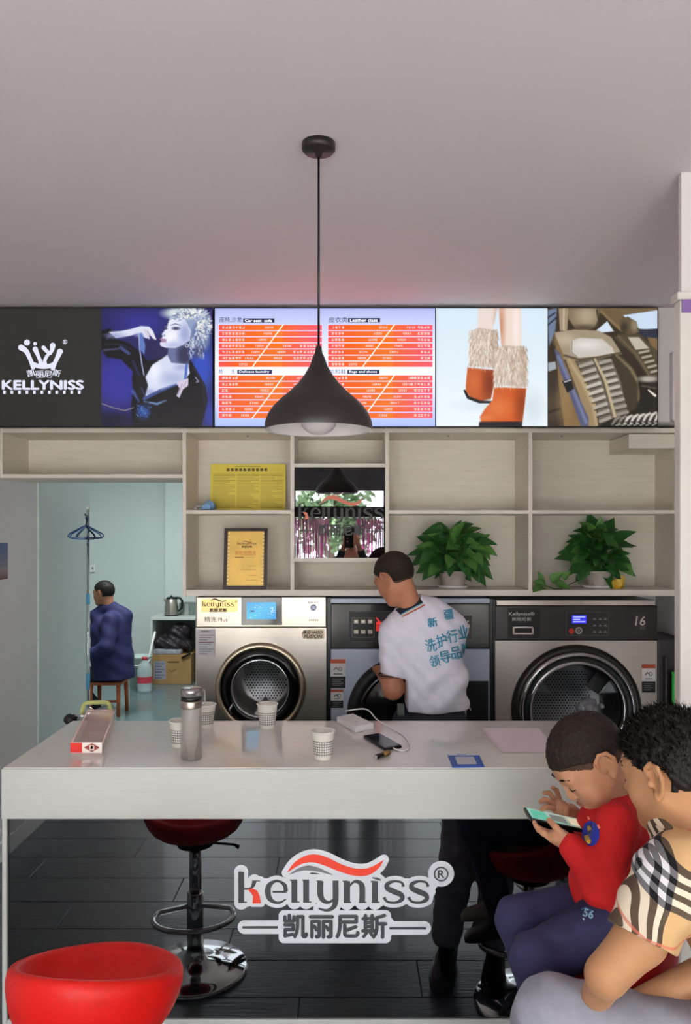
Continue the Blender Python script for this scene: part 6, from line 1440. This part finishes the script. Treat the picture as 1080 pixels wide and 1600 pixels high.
# shirt collar standing round the neck
cb_ = Vector(Q(1088, 1306, 1.72)); axn = Vector((-.22, .05, .97)); axn.normalize()
un = axn.orthogonal().normalized(); wn_ = axn.cross(un); v = []; f = []; n = 44
for j, (tt, rr_) in enumerate(((-.01, .080), (.02, .079), (.042, .080), (.044, .086), (.02, .094), (-.012, .104))):
    for i in range(n): a = 2*math.pi*i/n; v.append(cb_+axn*tt+(un*math.cos(a)+wn_*math.sin(a))*rr_)
for j in range(5):
    for i in range(n): f.append((j*n+i, j*n+(i+1) % n, (j+1)*n+(i+1) % n, (j+1)*n+i))
o = MB().add(v, f, True).build('shirt_collar', m_chk, mn); o.modifiers.new('t', 'SOLIDIFY').thickness = .003
m_gry = mat('grey_trousers', (150, 150, 162), 0.8, var=0.06, scale=50, bump=0.06)
S = SDF((.28, 1.38, .07), (1.14, 2.0, .78), .0065)
kn = Q(868, 1594, 1.74)
S.ell((.90, 1.63, .62), (.16, .17, .11), None, .05).cone((.88, 1.56, .60), kn, .10, .092, .04).cone(kn+np.array((0, 0, -.005)), (.385, 1.80, .12), .088, .058, .03)
S.cone((.90, 1.70, .58), (.60, 1.76, .50), .095, .08, .04).cone((.60, 1.76, .50), (.56, 1.84, .12), .08, .058, .03)
S.apply(lambda f, x, y, z: np.maximum(f+.003*np.sin(x*60+z*45)*np.sin(y*50-z*30), .09-z)); S.mesh('trousers', m_gry, mn)
shoe(MB(), (.405, 1.74, 0), (.33, 2.0, 0), .048, .10).build('shoe', m_blackg, mn); shoe(MB(), (.575, 1.80, 0), (.52, 2.06, 0), .048, .10).build('shoe', m_blackg, mn)

# ================ person seated in the back room
YR = 7.3; G = lambda px, py, dy=0.0: np.array(P(px, py, YR+dy))
bm_ = thing('person', 'person in dark blue jacket seated with back turned in the back room', 'person', (XP(172, YR), YR, 0))
hc = G(162, 927); HR = frame((-.93, .32, -.12), (-.05, .0, 1)); S = SDF((-2.8, 6.9, .0), (-1.95, 7.7, 1.36), .0085)
W = head(S, hc, HR, 1.0); S.cone(W(0, -.03, -.05), G(172, 968), .058, .06, .03); S.cone(G(172, 985), G(172, 1045), .08, .11, .03)
S.cone(G(160, 1052, -.05), G(110, 1056, -.05), .06, .05, .03).cone(G(160, 1052, .1), G(112, 1056, .1), .06, .05, .03).cone(G(112, 1056, -.05), (XP(168, YR)-.12, YR-.05, .06), .05, .035, .02).cone(G(112, 1056, .1), (XP(140, YR)-.1, YR+.1, .06), .05, .035, .02)
S.cone(G(128, 1005, -.2), G(112, 1045, -.12), .04, .03, .02); lh = G(106, 1050, -.1); S.ell(lh, (.035, .03, .02), None, .02)
for i in range(4): finger(S, [lh+np.array((-.02, -.02+.014*i, 0)), lh+np.array((-.06, -.02+.014*i, -.012)), lh+np.array((-.075, -.02+.014*i, -.03))], .010, .009)
finger(S, [lh+np.array((0, -.02, .006)), lh+np.array((-.03, -.045, .006)), lh+np.array((-.05, -.05, -.002))], .010, .009)
S.mesh('body', m_sk1, bm_); hair(bm_, hc, HR, 1.0, m_hair, t=.008, h=.006); face_marks(bm_, W)
S = SDF((-2.75, 6.95, .2), (-1.9, 7.65, 1.06), .0085)
S.ell(G(173, 985), (.20, .16, .17), None, .06).ell(G(175, 1025), (.18, .17, .22), None, .06).cone(G(175, 1010), G(177, 1056), .18, .20, .05).cone(G(170, 948), G(152, 962), .06, .075, .05).cone(G(172, 948), G(196, 964), .06, .075, .05)
S.cone(G(172, 968, -.14), G(168, 1010, -.24), .075, .065, .05).cone(G(168, 1010, -.24), G(130, 1028, -.22), .065, .055, .03).cone(G(172, 968, .14), G(165, 1010, .24), .075, .065, .05)
S.apply(lambda f, x, y, z: np.maximum(f+.006*np.sin(x*30+z*18)*np.sin(z*26), ZP(1058, YR)-z)); S.mesh('jacket', mat('navy_jacket', (34, 34, 82), 0.75, var=0.15, scale=12), bm_)
S = SDF((-2.9, 6.95, .04), (-1.95, 7.7, .62), .011); S.cone(G(165, 1053, -.06), G(108, 1056, -.06), .085, .07, .04).cone(G(108, 1056, -.06), (-2.40, YR-.05, .1), .068, .055, .03).cone(G(165, 1053, .11), G(112, 1056, .11), .085, .07, .04).cone(G(112, 1056, .11), (-2.55, YR+.1, .1), .068, .055, .03); S.mesh('trousers', m_jean, bm_)
shoe(MB(), (-2.22, YR-.08, 0), (-2.46, YR-.05, 0), .05, .10).build('shoe', mat('white_grey_sneaker', (170, 172, 174), 0.6, var=0.3, scale=20), bm_); shoe(MB(), (-2.42, YR+.1, 0), (-2.68, YR+.12, 0), .05, .10).build('shoe', mat('white_grey_sneaker', (170, 172, 174), 0.6), bm_)
ch = thing('wooden_stool', 'orange-brown wooden stool under the person in the blue jacket', 'stool', (XP(172, YR), YR, 0))
m_or = mat('orange_wood', (168, 86, 44), 0.45, var=0.15, scale=10, stretch=(4, 4, 1)); zs = ZP(1062, YR)
MB().box(XP(148, YR), XP(196, YR), YR-.14, YR+.14, zs-.03, zs-.002).build('seat', m_or, ch, .008)
for sx in (149, 191):
    for sy in (-.12, .12): MB().tube([(XP(sx, YR), YR+sy, zs-.03), (XP(sx+(1 if sx > 170 else -1), YR), YR+sy*1.15, 0)], [.021, .017], 10).build('leg', m_or, ch)
MB().tube([(XP(149, YR), YR-.13, .14), (XP(191, YR), YR-.13, .14)], .012, 8).build('stretcher', m_or, ch)

# ================ the photographer, seen only in the mirror sign
pg = thing('person', 'dark silhouette of the person photographing, seen in the mirror sign', 'person', (0.03, -.42, 0))
m_skp = m_sk1; hc = np.array((.03, -.36, 1.66)); HR = frame((0, 1, 0), (0, 0, 1)); S = SDF((-.36, -.66, .02), (.42, .02, 1.82), .011)
W = head(S, hc, HR, 1.0); S.cone((.03, -.39, 1.6), (.03, -.42, 1.45), .058, .065, .03); S.cone((.03, -.42, 1.4), (.03, -.42, .95), .12, .12, .05)
for q in (-1, 1):
    S.cone((.03+q*.17, -.42, 1.38), (.03+q*.22, -.33, 1.2), .045, .04, .03); S.cone((.03+q*.22, -.33, 1.2), (.03+q*.07, -.11, 1.6), .04, .026, .02); hnd = np.array((.03+q*.075, -.10, 1.63)); S.ell(hnd, (.02, .03, .035), None, .015)
    for i in range(4): finger(S, [hnd+np.array((0, .01, .025-.016*i)), hnd+np.array((-q*.015, .035, .028-.016*i)), hnd+np.array((-q*.04, .04, .028-.016*i))], .009, .008)
    finger(S, [hnd+np.array((0, -.01, .0)), hnd+np.array((-q*.03, -.02, .012)), hnd+np.array((-q*.045, -.015, .016))], .009, .008)
    S.cone((.03+q*.09, -.42, .9), (.03+q*.1, -.40, .5), .07, .055, .03); S.cone((.03+q*.1, -.40, .5), (.03+q*.11, -.42, .06), .05, .04, .02)
S.mesh('body', m_skp, pg); hair(pg, hc, HR, 1.0, m_hair, t=.012, h=.006); face_marks(pg, W)
S = SDF((-.36, -.66, .8), (.42, -.1, 1.56), .012); S.ell((.03, -.42, 1.28), (.20, .13, .22), None, .05).ell((.03, -.42, 1.02), (.18, .13, .2), None, .05)
for q in (-1, 1): S.cone((.03+q*.12, -.42, 1.42), (.03+q*.18, -.42, 1.38), .065, .065, .05); S.cone((.03+q*.18, -.42, 1.38), (.03+q*.22, -.33, 1.2), .06, .055, .03); S.cone((.03+q*.22, -.33, 1.2), (.03+q*.10, -.16, 1.52), .05, .04, .02)
S.mesh('jacket', mat('black_jacket', (24, 24, 26), 0.7), pg)
S = SDF((-.3, -.62, .05), (.36, -.22, 1.02), .013)
S.ell((.03, -.42, .92), (.17, .12, .1), None, .04)
for q in (-1, 1): S.cone((.03+q*.085, -.42, .88), (.03+q*.1, -.40, .5), .09, .07, .03); S.cone((.03+q*.1, -.40, .5), (.03+q*.11, -.42, .1), .07, .06, .02)
S.mesh('trousers', mat('black_trousers', (20, 20, 22), 0.8), pg)
for q in (-1, 1): shoe(MB(), (.03+q*.11, -.48, 0), (.03+q*.13, -.22, 0), .048, .1).build('shoe', m_blackg, pg)
ph3 = thing('smartphone', 'dark smartphone held up by the photographer, seen in the mirror sign', 'phone', (.015, -.06, 1.56)); box('phone_body', -.045, .05, -.064, -.056, 1.56, 1.72, m_blackg, ph3, .003); box('phone_screen', -.041, .046, -.0655, -.0642, 1.565, 1.715, mat('phone_glass', (36, 38, 44), 0.05), ph3)
